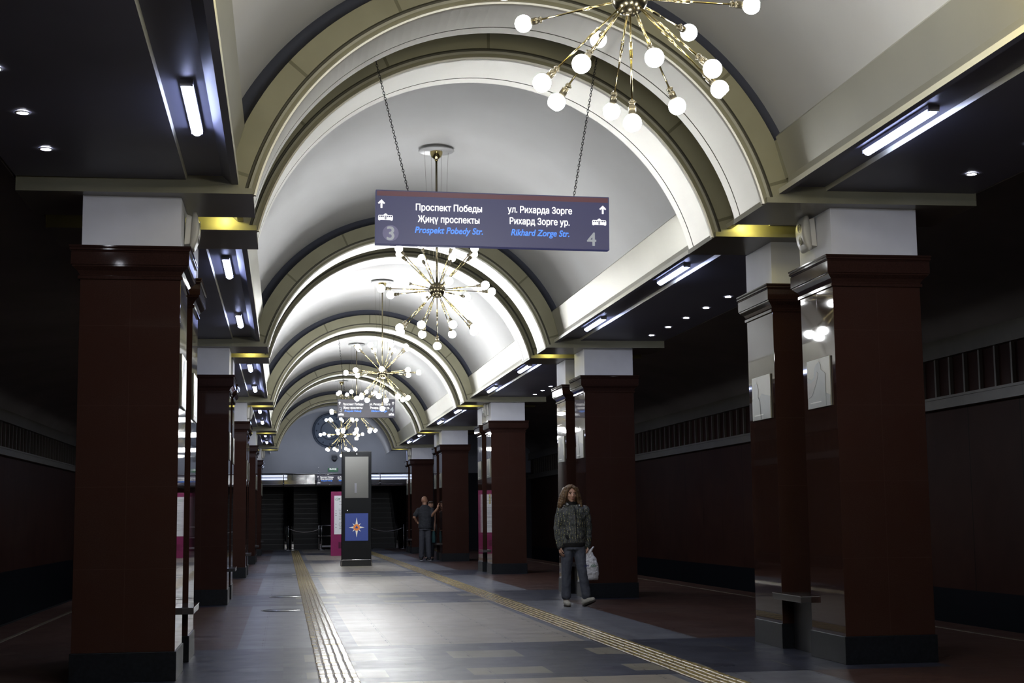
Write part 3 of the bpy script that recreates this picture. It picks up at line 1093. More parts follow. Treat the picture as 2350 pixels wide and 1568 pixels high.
# ------------------------------------------------------------------ tall black information kiosk
KB = mat('black_kiosk_shell', (.008, .009, .011), .5, spec=.25)
KS = mat('grey_blank_screen', (.13, .13, .125), .22, emit=(.30, .29, .27), k=.03)
KBL = mat('blue_screen_image', (.03, .05, .19), .25, emit=(.035, .062, .25), k=.45)
KWH = mat('star_cream', (.5, .5, .45), .4, emit=(.55, .54, .46), k=.6)
KOR = mat('star_orange', (.5, .15, .03), .4, emit=(.55, .17, .04), k=.55)
root = empty('information_kiosk', (1.865, 38.5, 0), 'tall black information kiosk showing a white eight-pointed star on a blue screen', 'kiosk')
hw = .385
MB().box((-hw, 0, .14), (hw, .32, 2.985)).build('cabinet', KB, root, bevel=.012)
m = MB(); m.box((-hw - .02, -.03, 0), (hw + .02, .35, .14)); m.build('base', BLACKM, root, bevel=.006)
m = MB(); m.tube([(-hw, -.045, .01), (-hw, -.045, .145), (-hw + .02, -.045, .16), (hw - .02, -.045, .16), (hw, -.045, .145), (hw, -.045, .01)], .011, 8); m.build('guard_rail', CHROME, root)
m = MB(); m.box((-.305, -.006, 1.765), (.305, .002, 2.845)); s1 = m.build('upper_screen', KS, root)
m = MB(); m.box((-.055, -.008, 1.90), (.0, -.006, 2.15)); m.build('screen_reader_slot', mat('slot_grey', (.2, .2, .24), .3), s1)
m = MB(); m.box((-.30, -.006, .655), (.30, .002, 1.365)); s2 = m.build('lower_screen', KBL, root)
star = []
def spike(a, L, wd): return [(cos(a) * L, sin(a) * L), (cos(a + pi / 2) * wd, sin(a + pi / 2) * wd), (cos(a - pi / 2) * wd, sin(a - pi / 2) * wd)]
for i in range(4): star.append(spike(pi / 2 * i, .26 if i % 2 else .205, .045))
for i in range(4): star.append(spike(pi / 4 + pi / 2 * i, .155, .035))
mb = MB()
for pl in star: mb.prism([(u, v + 1.0) for u, v in pl], 0, -.0015, 0, lambda u, v, h: (u, -.0065 + h, v))
mb.build('star', KWH, s2)
flat_prism([[(.085 * cos(2 * pi * i / 32), 1.0 + .085 * sin(2 * pi * i / 32)) for i in range(32)]], -.0085, KOR, s2, 'orange_disc')
flat_prism([[(-.045, .975), (.045, .975), (0, 1.05)]], -.0105, KBL, s2, 'blue_triangle')
m = MB(); m.sphere((.0, -.002, 2.915), .012, 10, 8); m.build('camera_eye', mat('lens_glint', (.5, .5, .5), .2, emit=(1, 1, 1), k=1.5), root)
m = MB(); m.sphere((-.24, -.002, 1.445), .010, 10, 8); m.build('indicator', mat('lens_glint'), root)

# magenta kiosk behind it
MG = mat('magenta_panel', (.20, .010, .08), .4, emit=(.30, .01, .13), k=.14)
MW = mat('white_route_sheet', (.62, .64, .68), .4, emit=(.6, .62, .66), k=.28)
root = empty('route_map_stand', (1.93, 50.0, 0), 'magenta stand with a white notice sheet, half hidden behind the tall black kiosk', 'notice stand')
MB().box((-.375, 0, 0), (.375, .18, 2.16)).build('panel', MG, root, bevel=.006)
m = MB(); m.box((-.265, -.008, .72), (.265, .0, 2.02)); sh = m.build('notice_sheet', MW, root)
ink = mat('grey_print', (.12, .12, .13), .5); grn = mat('green_print', (.03, .22, .08), .5)
m = MB(); rr = random.Random(5)
for z in (1.81, 1.72, 1.56, 1.51, 1.46, 1.41, 1.37, 1.32, 1.26, 1.22, 1.10, 1.06, 1.02, .96, .90):
    x = -.12 + rr.uniform(0, .03)
    while x < .22:
        l = rr.uniform(.03, .08); m.box((x, -.0095, z), (min(x + l, .24), -.008, z + .012)); x += l + .015
for z in (1.5, 1.42, 1.35, 1.05, .95): m.box((-.23, -.0095, z), (-.18, -.008, z + .014))
m.build('print_lines', ink, sh)
m = MB()
for a in range(6):
    ca, sa = cos(a * pi / 3), sin(a * pi / 3)
    m.prism([(-.19 + ca * .012, 1.90 + sa * .012), (-.19 + ca * .05 - sa * .012, 1.90 + sa * .05 + ca * .012), (-.19 + ca * .05 + sa * .012, 1.90 + sa * .05 - ca * .012)], 0, -.0015, 0, lambda u, v, h: (u, -.0085 + h, v))
m.box((-.13, -.0095, 1.91), (-.06, -.008, 1.93)).box((-.13, -.0095, 1.87), (-.07, -.008, 1.89))
m.build('green_emblem', grn, sh)
m = MB(); m.box((-.12, -.006, .25), (.02, 0, .46)); m.build('vent', mat('dark_magenta', (.12, .006, .05), .5), root)

# ------------------------------------------------------------------ far end: escalators, glass header, medallion, exit sign
ESTEP = mat('dark_step_riser', (.006, .0075, .012), .5)
ENOSE = mat('step_nosing', (.028, .032, .042), .35)
EBAL = mat('escalator_balustrade', (.008, .008, .011), .25)
RUB = mat('rubber_handrail', (.008, .008, .01), .4)


def escalator(x0, x1, y0, label, n=17):
    root = empty('escalator', ((x0 + x1) / 2, y0, 0), label, 'escalator', 'escalators at the far end')
    w = (x1 - x0) / 2
    st = None
    for i in range(n):
        if st is None:
            m = MB(); m.box((-w + .10, 0, 0), (w - .10, .40, .215), 0)
            for j in range(24):
                xx = -w + .12 + (2 * w - .24) * j / 23
                m.box((xx - .005, -.006, .01), (xx + .005, 0, .195), 0)
            st = m.build('step', ESTEP, root)
            MB().box((-w + .10, -.004, .195), (w - .10, .03, .218)).build('nosing', ENOSE, st)
            s = st
        else: s = copy_tree(st, root)
        s.location = (0, .35 + .385 * i, -.0 + .215 * i)
    for sd in (-1, 1):
        xa, xb = sd * (w - .09), sd * w
        prof = [(.0, .0), (0, .95), (.35, 1.0), (.35 + .385 * n, 1.0 + .215 * n), (.35 + .385 * n, .215 * n - .4), (.7, 0)]
        m = MB(); m.prism(prof, xa, xb, 0, lambda u, v, h: (h, u, v)); b = m.build('balustrade', EBAL, root)
        xm = (xa + xb) / 2
        m = MB(); m.tube([(xm, .1, .25), (xm, -.06, .45), (xm, -.12, .72), (xm, -.03, .95), (xm, .3, 1.03), (xm, .35 + .385 * n, 1.03 + .215 * n)], .035, 8); m.build('handrail', RUB, root)
        m = MB(); m.box((xm - .05, -.02, 0), (xm + .05, .15, .22)); m.build('newel_plate', CHROME, root, bevel=.01)
    m = MB(); m.box((-w + .09, -.5, .0), (w - .09, .36, .012)); m.build('landing_plate', ENOSE, root)


escalator(-1.12, .10, 61.95, 'dark still escalator at the far end, leftmost one')
escalator(.30, 1.55, 61.95, 'dark still escalator at the far end, left of the magenta stand')
escalator(3.45, 4.75, 61.95, 'dark still escalator at the far end, right of the tall black kiosk')

GLASS = mat('header_glass', (.75, .78, .82), .06, trans=.9)
root = empty('glass_barrier', (0, 61.35, 0), 'glass and chrome balustrade spanning the escalator opening high on the end wall', 'balustrade')
m = MB(); m.tube([(-1.3, 0, 3.13), (5.25, 0, 3.13)], .025, 10); m.build('top_rail', CHROME, root)
m = MB(); m.tube([(-1.3, .02, 2.665), (5.25, .02, 2.665)], .018, 8); m.build('bottom_rail', CHROME, root)
for x in (-1.28, -.05, 1.28, 2.6, 3.95, 5.2):
    m = MB(); m.tube([(x, 0, 2.62), (x, 0, 3.13)], .024, 8); m.sphere((x, 0, 2.72), .04, 10, 8); m.box((x - .02, 0, 2.72), (x + .02, .24, 2.76)); m.build('post', CHROME, root)
for a, b in ((-1.25, -.09), (-.01, 1.24), (1.32, 2.56), (2.64, 3.91), (3.99, 5.16)):
    MB().box((a, .01, 2.70), (b, .022, 3.09)).build('glass_pane', GLASS, root)
m = MB(); m.box((-1.3, YEND - .02, 2.62), (5.3, YEND + .28, 2.86))
struct(m.build('trim_130', mat('brown_red_header', (.07, .03, .028), .3)))
TUBEM = mat('lit_far_tubes', (.9, .9, .9), .4, emit=(.72, .80, 1.0), k=2.2)
for i, (xa, xb, lb) in enumerate(((-1.25, .1, 'pair of cool fluorescent tubes behind the glass balustrade at its left end'), (3.5, 5.2, 'pair of cool fluorescent tubes behind the glass balustrade at its right end'))):
    o = empty('tube_light', ((xa + xb) / 2, YEND + .05, 2.98), lb, 'light', 'tubes behind the glass balustrade')
    l = (xb - xa) / 2
    for dz in (.07, -.06):
        m = MB(); m.tube([(-l, 0, dz), (l, 0, dz)], .022, 8); m.build('tube', TUBEM, o)
    MB().box((-l, .03, -.11), (l, .06, .12)).build('batten', HOUS, o)

# round medallion on the end wall
root = empty('wall_medallion', (1.86, YEND, 4.93), 'large round dark-rimmed medallion high on the grey end wall', 'wall medallion')
m = MB(); m.lathe([(.0001, -.02), (.62, -.02), (.64, -.03)], 56, axis='y'); m.build('disc', mat('medallion_face', (.17, .21, .28), .35), root)
m = MB(); m.lathe([(.64, 0), (.64, -.05), (.66, -.07), (.72, -.07), (.74, -.05), (.74, 0)], 56, axis='y'); m.build('rim', mat('medallion_rim', (.06, .08, .12), .25, .3), root)
m = MB()
for i in range(12):
    a = i * pi / 6
    m.sphere((.56 * cos(a), -.03, .56 * sin(a)), (.03, .01, .03), 8, 6)
m.lathe([(.36, -.022), (.36, -.04), (.39, -.04), (.39, -.022)], 48, axis='y')
m.build('relief_ornament', mat('medallion_rim'), root)

root = empty('exit_sign', (1.99, YEND - .01, 3.285), 'small green lit exit sign on the end wall above the hanging sign', 'exit sign')
MB().box((-.20, -.06, -.075), (.20, 0, .075)).build('box', mat('exit_green', (.03, .12, .06), .4, emit=(.02, .12, .05), k=.5), root, bevel=.005)
text_obj('ВЫХОД', .09, 0, .005, -.062, LW, root, bold=.01, width=.28)
root = empty('dome_camera', (2.05, YEND - .12, 3.72), 'dark dome security camera on the end wall above the exit sign', 'camera')
m = MB(); m.lathe([(.0001, .13), (.12, .13), (.13, .02), (.13, 0), (.0001, 0)], 20); m.build('housing', mat('camera_grey', (.10, .11, .13), .4), root)
m = MB(); m.sphere((0, 0, 0), (.10, .10, .10), 16, 10); m.build('dome', mat('camera_smoked_dome', (.02, .02, .025), .1), root)
m = MB(); m.box((-.03, 0, .05), (.03, .12, .10)); m.build('wall_arm', mat('camera_grey'), root)

root = main_sign((2.08, 61.05, 2.875), 1.55, .40, 'far indigo hanging sign under the exit sign, partly hidden by the tall black kiosk', 1)
m = MB()
for x in (-.7, .7): m.tube([(x, 0, .19), (x, 0, .50)], .008, 6)
m.tube([(-.7, 0, .50), (-.7, .28, .50)], .008, 6).tube([(.7, 0, .50), (.7, .28, .50)], .008, 6)
m.build('hanger', CHROME, root)


def rope_barrier(xa, xb, y, label, sag=.16):
    root = empty('rope_barrier', ((xa + xb) / 2, y, 0), label, 'barrier', 'barriers before the escalators')
    l = (xb - xa) / 2
    for s in (-1, 1):
        m = MB(); m.tube([(s * l, 0, .02), (s * l, 0, .93)], .022, 10); m.sphere((s * l, 0, .95), .034, 12, 8)
        m.lathe([(.0001, .025), (.13, .022), (.15, .0)], 20, o=(s * l, 0, 0)); m.build('post', CHROME, root)
    pts = [(-l + 2 * l * i / 12, 0, .88 - sag * (1 - ((i - 6) / 6) ** 2)) for i in range(13)]
    MB().tube(pts, .018, 8).build('rope', mat('steel_cable_sleeve', (.25, .24, .25), .25, .8), root)


rope_barrier(.15, 1.50, 60.3, 'chrome posts with a sagging rope before the escalator left of the magenta stand')
rope_barrier(3.45, 4.85, 60.3, 'chrome posts with a sagging rope before the escalator at right')
root = empty('hand_rail', (1.40, 60.9, 0), 'short chrome railing of two bars beside the magenta stand', 'railing')
for x in (0, 1.2):
    MB().tube([(x, 0, 0), (x, 0, .98)], .024, 10).build('post', CHROME, root)
for z in (.98, .55): MB().tube([(0, 0, z), (1.2, 0, z)], .022, 10).build('bar', CHROME, root)
MB().box((.05, -.01, .10), (1.15, .01, .17)).build('kick_bar', HOUS, root)

root = empty('small_notice', (4.4455, PILY(2, 'right', 0) + .28, 1.62), 'small yellow notice stuck on the middle right pillar, below its picture', 'notice')
MB().box((-.002, -.10, -.11), (.002, .10, .11)).build('sheet', mat('yellow_paper', (.42, .36, .12), .5), root)
m = MB(); m.box((-.003, -.06, .02), (-.002, .06, .05)).box((-.003, -.05, -.05), (-.002, .05, -.03)); m.build('print_lines', ink, root)

# ------------------------------------------------------------------ people
def bake(o):
    bpy.context.view_layer.update()
    dg = bpy.context.evaluated_depsgraph_get()
    me = bpy.data.meshes.new_from_object(o.evaluated_get(dg))
    me.name = o.name
    o.modifiers.clear(); o.data = me
    for p in me.polygons: p.use_smooth = True
    return o


def blob(mb, name, m, parent, vox=.008, smooth=4, disp=None):
    o = mb.build(name, m, parent, recalc=False)
    r = o.modifiers.new('r', 'REMESH'); r.mode = 'VOXEL'; r.voxel_size = vox; r.use_smooth_shade = True
    if smooth:
        s = o.modifiers.new('s', 'SMOOTH'); s.iterations = smooth; s.factor = .5
    if disp:
        t = bpy.data.textures.new(name + '_folds', 'CLOUDS'); t.noise_scale = disp[1]; t.noise_depth = 2
        d = o.modifiers.new('d', 'DISPLACE'); d.texture = t; d.strength = disp[0]; d.mid_level = .5
    bake(o)
    if len(o.data.materials) == 0: o.data.materials.append(m)
    return o


def caps(mb, pts, rad, n=14):
    """tapered limb with round ends"""
    mb.tube(pts, rad, n)
    mb.sphere(pts[0], rad[0], n, 8); mb.sphere(pts[-1], rad[-1], n, 8)
    for p, r in zip(pts[1:-1], rad[1:-1]): mb.sphere(p, r * .995, n, 8)


def loft(mb, rings, n=28):
    rows = []
    for cx, cy, z, rx, ry in rings:
        rows.append([(cx + rx * cos(2 * pi * k / n), cy + ry * (abs(sin(2 * pi * k / n)) ** .85) * (1 if sin(2 * pi * k / n) > 0 else -1), z) for k in range(n)])
    mb.grid(rows, 0, True, True)
    mb.poly(rows[0][::-1]); mb.poly(rows[-1])


def hand(mb, wrist, dirv, palm_n, thumb_side, curl=.5, s=1.0):
    """palm plus five bent fingers"""
    d = Vector(dirv).normalized(); nrm = Vector(palm_n).normalized(); side = d.cross(nrm).normalized()
    w = Vector(wrist)
    for t in (.0, .25, .5, .75, 1.0):
        mb.sphere(w + d * (.02 + .055 * t) * s, (.020 * s + .006 * s, .020 * s, .024 * s), 10, 8)
    for i in range(4):
        off = (i - 1.5) * .0185 * s
        ln = (.070, .080, .076, .060)[i] * s
        p = w + d * .080 * s + side * off
        pts = [w + d * .03 * s + side * off * .8]
        pts.append(p)
        a = 0
        q = p
        for seg in (.42, .33, .25):
            a += curl * (1.0 + .12 * i)
            dd = d * cos(a) + nrm * sin(a)
            q = q + dd * ln * seg
            pts.append(q)
        r = [.0105 * s, .0095 * s, .0088 * s, .0080 * s, .0070 * s]
        caps(mb, pts, r, 8)
    ts = side * thumb_side
    p0 = w + d * .02 * s + ts * .018 * s
    p1 = p0 + (d * .6 + ts * .8).normalized() * .035 * s
    p2 = p1 + (d * .85 + ts * .35 + nrm * .4).normalized() * .032 * s
    p3 = p2 + (d * .9 + nrm * .5).normalized() * .024 * s
    caps(mb, [p0, p1, p2, p3], [.013 * s, .011 * s, .0098 * s, .008 * s], 8)


def head(mb, c, s=1.0, yaw=0, face=-1):
    """head with nose, brow, chin, lips, ears; face points to -Y (face=-1) or +Y"""
    R = Matrix.Rotation(yaw, 3, 'Z')
    c = Vector(c)
    def P(x, y, z): return c + R @ Vector((x * s, y * s * -face, z * s))
    def sp(x, y, z, r, n=16, m=12): mb.sphere(P(x, y, z), tuple(q * s for q in r), n, m, mtx=R.to_4x4())
    sp(0, .012, .030, (.074, .094, .088), 24, 16)       # skull
    sp(0, -.020, -.010, (.064, .072, .085), 24, 16)     # face mass
    sp(0, -.030, -.066, (.041, .050, .038))             # jaw
    sp(0, -.062, -.092, (.018, .016, .014))             # chin
    for x in (-.034, .034):
        sp(x, -.066, -.022, (.020, .018, .018))         # cheeks
        sp(x * .95, -.078, .030, (.024, .010, .008))    # brows
    mb.tube([P(0, -.088, .016), P(0, -.104, -.012), P(0, -.110, -.026)], [.007 * s, .009 * s, .0115 * s], 10)
    mb.sphere(P(0, -.108, -.027), .0115 * s, 10, 8)
    for x in (-.010, .010): mb.sphere(P(x, -.098, -.030), .0075 * s, 8, 6)
    sp(0, -.087, -.053, (.019, .007, .005)); sp(0, -.086, -.062, (.017, .007, .005))
    for x in (-1, 1):
        sp(x * .074, .004, -.005, (.009, .020, .031)); sp(x * .078, .010, .010, (.008, .014, .016))


def face_parts(parent, c, s=1.0, yaw=0, face=-1, iris=(.05, .03, .02), lip=(.30, .10, .08)):
    R = Matrix.Rotation(yaw, 3, 'Z'); c = Vector(c)
    def P(x, y, z): return c + R @ Vector((x * s, y * s * -face, z * s))
    for x in (-.029, .029):
        m = MB(); m.sphere(P(x, -.0795, .010), tuple(q * s for q in (.0125, .009, .0065)), 14, 10); e = m.build('eye', mat('eye_white', (.30, .28, .26), .3), parent)
        m = MB(); m.sphere(P(x, -.0868, .010), .0066 * s, 12, 8); m.build('iris', mat('eye_iris_%d' % int(iris[0] * 100), iris, .2), e)
        m = MB(); m.tube([P(x - .017, -.086, .029), P(x, -.0925, .035), P(x + .017, -.086, .030)], .0034 * s, 6); m.build('eyebrow', mat('eyebrow_brown', (.06, .035, .02), .7), parent)
    m = MB(); m.sphere(P(0, -.0905, -.0575), tuple(q * s for q in (.019, .0055, .0062)), 14, 8); m.build('lips', mat('lips_%d' % int(lip[0] * 100), lip, .4), parent)


SKIN = mat('skin_light', (.52, .30, .21), .5, bump=.05, bscale=120, var=.12, vscale=18)
SKIN2 = mat('skin_tanned', (.46, .25, .16), .5, bump=.05, bscale=120, var=.12, vscale=18)


def m_hair(name, c0, c1):
    g = NB(name, .45)
    g.coord()
    mp = g.n('ShaderNodeMapping'); mp.inputs['Scale'].default_value = (90, 90, 6)
    g.nt.links.new(g.vec, mp.inputs['Vector'])
    n = g.noise(1.0, 3, mp.outputs[0])
    g.put(g.b.inputs['Base Color'], g.mix(g.maprange(n, .35, .65, 0, 1), c0, c1))
    g.bump(n, .8, .01)
    return g.m


def m_jacket():
    g = NB('patterned_zip_jacket', .7)
    x, y, z = g.coord()
    n = g.noise(26, 4); n2 = g.noise(9, 3)
    c = g.mix(g.maprange(n2, .38, .6, 0, 1), (.034, .040, .034), (.085, .090, .095))
    c = g.mix(g.maprange(n, .52, .62, 0, .8), c, (.012, .013, .012))
    # bright flecks in wandering vertical rows
    wob = g.math('MULTIPLY', g.math('SINE', g.math('MULTIPLY', z, 42)), .007)
    row = g.line(g.math('ADD', x, wob), .036, .008)
    mp = g.n('ShaderNodeMapping'); mp.inputs['Scale'].default_value = (60, 10, 95)
    g.nt.links.new(g.vec, mp.inputs['Vector'])
    fl = g.math('GREATER_THAN', g.noise(1, 2, mp.outputs[0]), .57)
    f = g.math('MULTIPLY', row, fl)
    c = g.mix(f, c, (.50, .47, .20))
    vo = g.math('GREATER_THAN', g.noise(75, 2), .68)
    c = g.mix(g.math('MULTIPLY', vo, .6), c, (.30, .32, .30))
    g.put(g.b.inputs['Base Color'], c)
    g.bump(g.noise(12, 3), .5, .02)
    return g.m


HAIR1 = m_hair('wavy_brown_hair', (.055, .030, .014), (.20, .120, .055))
HAIR2 = m_hair('dark_brown_hair', (.02, .012, .008), (.06, .035, .02))
JACKET = m_jacket()
RIB = mat('black_rib_knit', (.008, .008, .009), .85, bump=.5, bscale=160)
TROU = mat('slate_trousers', (.070, .078, .104), .75, bump=.3, bscale=20, var=.15, vscale=9)
SHOE = mat('pale_suede_shoe', (.42, .40, .35), .6, var=.15, vscale=30)
SOLE = mat('dark_rubber_sole', (.030, .024, .018), .6)
HOOD = mat('grey_hood_lining', (.30, .31, .32), .8)
PALE = mat('pale_shoulder_marks', (.42, .40, .41), .7)

# woman walking toward the camera
wx, wy = 3.885, 19.58
woman = empty('person', (wx, wy, 0), 'woman with wavy brown hair walking in a dark patterned jacket and slate trousers', 'person')
hc = (-.032, -.01, 1.505)
m = MB()
head(m, hc, 1.0, yaw=radians(4))
caps(m, [(-.028, .012, 1.46), (-.012, .02, 1.38), (0, .02, 1.29)], [.050, .047, .060])
loft(m, [(0, .02, .82, .15, .10), (0, .02, .95, .155, .11), (0, .02, 1.06, .125, .095), (0, .015, 1.2, .145, .105), (0, .02, 1.32, .15, .085), (0, .02, 1.36, .09, .06)])
RA = [(-.165, .02, 1.300), (-.215, .015, 1.06), (-.195, -.035, .80)]
LA = [(.165, .02, 1.300), (.205, .035, 1.06), (.180, -.03, .80)]
for A in (RA, LA):
    caps(m, A, [.048, .038, .026])
RLEG = [(-.085, .03, .85), (-.100, .03, .47), (-.103, .05, .085)]
LLEG = [(.085, .00, .85), (.100, -.06, .48), (.155, -.06, .10)]
for A in (RLEG, LLEG): caps(m, A, [.075, .050, .035])
hand(m, (-.195, -.035, .80), (.05, -.10, -1), (1, .1, 0), 1, .35, .95)
hand(m, (.180, -.03, .80), (.02, -.10, -1), (-1, .1, 0), -1, 1.05, .95)
caps(m, [(-.103, .06, .05), (-.103, -.07, .035)], [.034, .028]); caps(m, [(.155, -.055, .09), (.160, -.075, .075)], [.034, .030])
body = blob(m, 'body', SKIN, woman, .0055, 2)
face_parts(woman, hc, 1.0, radians(4))
# hair: full wavy mass, blown to the left of the photo
m = MB(); hr = random.Random(11)
hcx, hcy, hcz = hc
m.sphere((hcx, hcy + .030, hcz + .045), (.096, .100, .092), 24, 16)
m.sphere((hcx - .005, hcy + .050, hcz - .03), (.110, .075, .110), 24, 16)
for sx, w_ in ((-1, 1.0), (1, .72)):
    for q in range(7):
        t = q / 6
        m.sphere((hcx + sx * (.072 + .084 * t ** .8 * w_), hcy + .022 - .01 * t, hcz + .060 - .215 * t), (.034 + .012 * sin(pi * t), .050 - .010 * t, .038), 14, 10)
        m.sphere((hcx + sx * (.088 + .062 * t * w_), hcy - .020, hcz + .030 - .185 * t), (.022 + .010 * sin(pi * t), .030, .032), 12, 8)
for i in range(60):
    sx = -1 if hr.random() < .62 else 1
    a = hr.uniform(-.5, 1.0)
    x0 = hcx + sx * .085 * cos(a * .9); y0_ = hcy + .02 + .075 * sin(a)
    ph = hr.uniform(0, 6); ln = hr.uniform(.16, .235); out = (.084 if sx < 0 else .056) * hr.uniform(.6, 1.15)
    pts = []
    for q in range(8):
        t = q / 7
        pts.append((x0 + sx * (out * t ** .8 + .007 * sin(ph + 11 * t)), y0_ + .007 * cos(ph + 10 * t), hcz + .085 - .02 * t - ln * t))
    caps(m, pts, [.016, .017, .016, .015, .014, .012, .009, .005], 7)
for sx in (-1, 1):
    pts = [(hcx + sx * .004, hcy - .050, hcz + .112), (hcx + sx * .044, hcy - .072, hcz + .088), (hcx + sx * .070, hcy - .060, hcz + .030), (hcx + sx * .088, hcy - .045, hcz - .04), (hcx + sx * .100, hcy - .03, hcz - .11)]
    caps(m, pts, [.024, .022, .020, .024, .020], 10)
blob(m, 'hair', HAIR1, woman, .0055, 3, (.008, .030))
# jacket
m = MB()
loft(m, [(.0, .0, .845, .170, .120), (0, .0, .90, .178, .128), (0, 0, 1.0, .172, .122), (0, .005, 1.12, .172, .120), (0, .01, 1.24, .178, .118), (0, .015, 1.315, .165, .100), (-.008, .015, 1.355, .115, .080), (-.012, .02, 1.375, .07, .06)])
for A in (RA, LA):
    B_ = [A[0], ((A[0][0] + A[1][0]) / 2 * 1.01, A[0][1], 1.19), A[1], ((A[1][0] + A[2][0]) / 2, (A[1][1] + A[2][1]) / 2, .93), (A[2][0], A[2][1], .815)]
    caps(m, B_, [.062, .061, .058, .056, .050])
jk = blob(m, 'jacket', JACKET, woman, .008, 3, (.018, .055))
m = MB(); m.tube([(.012, -.124, .87), (.013, -.128, .95), (.010, -.124, 1.12), (.005, -.112, 1.26), (0, -.088, 1.34)], .004, 6); m.build('zip', RIB, jk)
for sx in (-1, 1):
    m = MB(); m.sphere((sx * .105 - .005, -.105, .93), (.022, .012, .040), 12, 8, mtx=Matrix.Rotation(sx * .6, 4, 'Y')); m.build('pocket_opening', RIB, jk)
m = MB(); loft(m, [(0, 0, .795, .160, .112), (0, 0, .82, .166, .117), (0, 0, .855, .172, .122)]); blob(m, 'hem_band', RIB, jk, .008, 1)
for A in (RA, LA):
    m = MB(); caps(m, [(A[2][0], A[2][1], .825), (A[2][0], A[2][1], .795)], [.046, .040]); blob(m, 'cuff', RIB, jk, .007, 1)
m = MB(); loft(m, [(-.012, .012, 1.33, .078, .072), (-.018, .010, 1.37, .072, .066), (-.026, .005, 1.405, .068, .066)]); blob(m, 'roll_collar', RIB, woman, .006, 2)
m = MB()
caps(m, [(-.085, -.060, 1.365), (-.100, .02, 1.385), (-.06, .095, 1.375), (.05, .10, 1.375), (.095, .02, 1.38), (.075, -.055, 1.35)], [.016, .026, .036, .036, .026, .014], 10)
blob(m, 'hood', HOOD, jk, .007, 2)
for sx in (-1, 1):
    m = MB()
    for q in range(3):
        m.sphere((sx * (.140 + .012 * q), -.072 + .003 * q, 1.352 - .022 * q), (.013, .003, .0055), 10, 6, mtx=Matrix.Rotation(sx * .35, 4, 'Y'))
    m.build('shoulder_marks', PALE, jk)
# trousers
m = MB()
loft(m, [(0, .01, .76, .150, .115), (0, .01, .82, .155, .118), (0, .01, .89, .15, .112)])
caps(m, [(-.078, .02, .80), (-.095, .02, .62), (-.103, .03, .45), (-.106, .045, .25), (-.106, .05, .145)], [.090, .080, .068, .064, .068])
caps(m, [(.075, .00, .80), (.088, -.03, .62), (.105, -.055, .45), (.135, -.05, .25), (.150, -.055, .150)], [.092, .080, .068, .064, .066])
blob(m, 'trousers', TROU, woman, .008, 3, (.014, .06))
# shoes
for nm, base, R_ in (('r', (-.106, .0, 0), Matrix.Rotation(0, 4, 'Z')), ('l', (.172, -.115, .030), Matrix.Rotation(radians(30), 4, 'Z') @ Matrix.Rotation(radians(-20), 4, 'X'))):
    m = MB()
    T = Matrix.Translation(base) @ R_
    def tp(x, y, z): return tuple(T @ Vector((x, y, z)))
    caps(m, [tp(0, .09, .05), tp(0, .05, .055), tp(0, -.03, .045), tp(0, -.10, .035)], [.036, .040, .038, .032])
    caps(m, [tp(0, .08, .085), tp(0, .075, .06)], [.036, .036])
    if nm == 'l': dz = .055
    sh = blob(m, 'shoe', SHOE, woman, .006, 3)
    m = MB()
    rows = []
    for z in (0, .020):
        rows.append([tp(.040 * cos(2 * pi * k / 20) * (1 if sin(2 * pi * k / 20) > 0 else 1.02), -.005 + .135 * sin(2 * pi * k / 20), z) for k in range(20)])
    m.grid(rows, 0, False, True); m.poly(rows[0][::-1]); m.poly(rows[1]); so = m.build('sole', SOLE, sh)
    if nm == 'l':
        pass
# white plastic carrier bag in her hand
bag = empty('carrier_bag', (wx + .208, wy - .05, .755), 'white plastic carrier bag with small letters hanging from the woman\'s hand', 'bag')
m = MB()
loft(m, [(.02, 0, -.405, .085, .030), (.012, 0, -.38, .105, .045), (.010, 0, -.30, .112, .055), (.008, 0, -.20, .105, .052), (.002, 0, -.12, .085, .040), (-.002, 0, -.05, .048, .024), (-.004, 0, -.01, .022, .014)])
caps(m, [(.0, 0, -.03), (.03, -.005, .01), (.052, -.005, .035)], [.020, .017, .012], 8)
b = blob(m, 'bag_body', mat('white_plastic_film', (.66, .67, .72), .35, bump=.8, bscale=14), bag, .006, 2, (.022, .05))
m = MB(); m.tube([(-.012, -.01, -.02), (-.022, -.012, .02), (-.018, 0, .045), (-.008, .012, .02), (-.006, .01, -.02)], .006, 6); m.build('handle', mat('white_plastic_film'), bag)
text_obj('OM', .038, -.062, -.225, -.068, mat('navy_print', (.02, .03, .18), .5), b, width=.06)
text_obj('.CO', .038, .028, -.225, -.070, mat('green_print'), b, width=.07)

# bald man standing with his back to us, one hand on the pillar
mx, my = 4.05, 42.62
man = empty('person', (mx, my, 0), 'bald man in dark T-shirt seen from behind, right hand raised against the pillar', 'person')
hc = (-.01, .02, 1.728)
m = MB(); head(m, hc, 1.12, yaw=radians(-25), face=1)
caps(m, [(-.01, .01, 1.69), (-.01, .0, 1.61), (0, .0, 1.50)], [.066, .066, .070])
loft(m, [(0, 0, .92, .135, .10), (0, 0, 1.1, .155, .12), (0, 0, 1.3, .175, .115), (0, 0, 1.44, .16, .09), (0, 0, 1.50, .09, .06)])
RA2 = [(.195, .0, 1.46), (.215, -.02, 1.28), (.235, -.20, 1.37)]       # image right arm
LA2 = [(-.195, .0, 1.45), (-.315, -.02, 1.26), (-.235, .08, 1.14)]
caps(m, [(.195, 0, 1.46), (.20, -.06, 1.30), (.28, -.26, 1.42), (.335, -.34, 1.50)], [.058, .048, .038, .028])
caps(m, [(-.195, .0, 1.45), (-.315, -.02, 1.25), (-.24, .07, 1.13)], [.058, .044, .030])
hand(m, (.335, -.34, 1.50), (.15, -.05, 1), (1, 0, .1), -1, .12, 1.05)
hand(m, (-.24, .07, 1.13), (.6, .4, -.4), (1, 0, 0), 1, .3, 1.05)
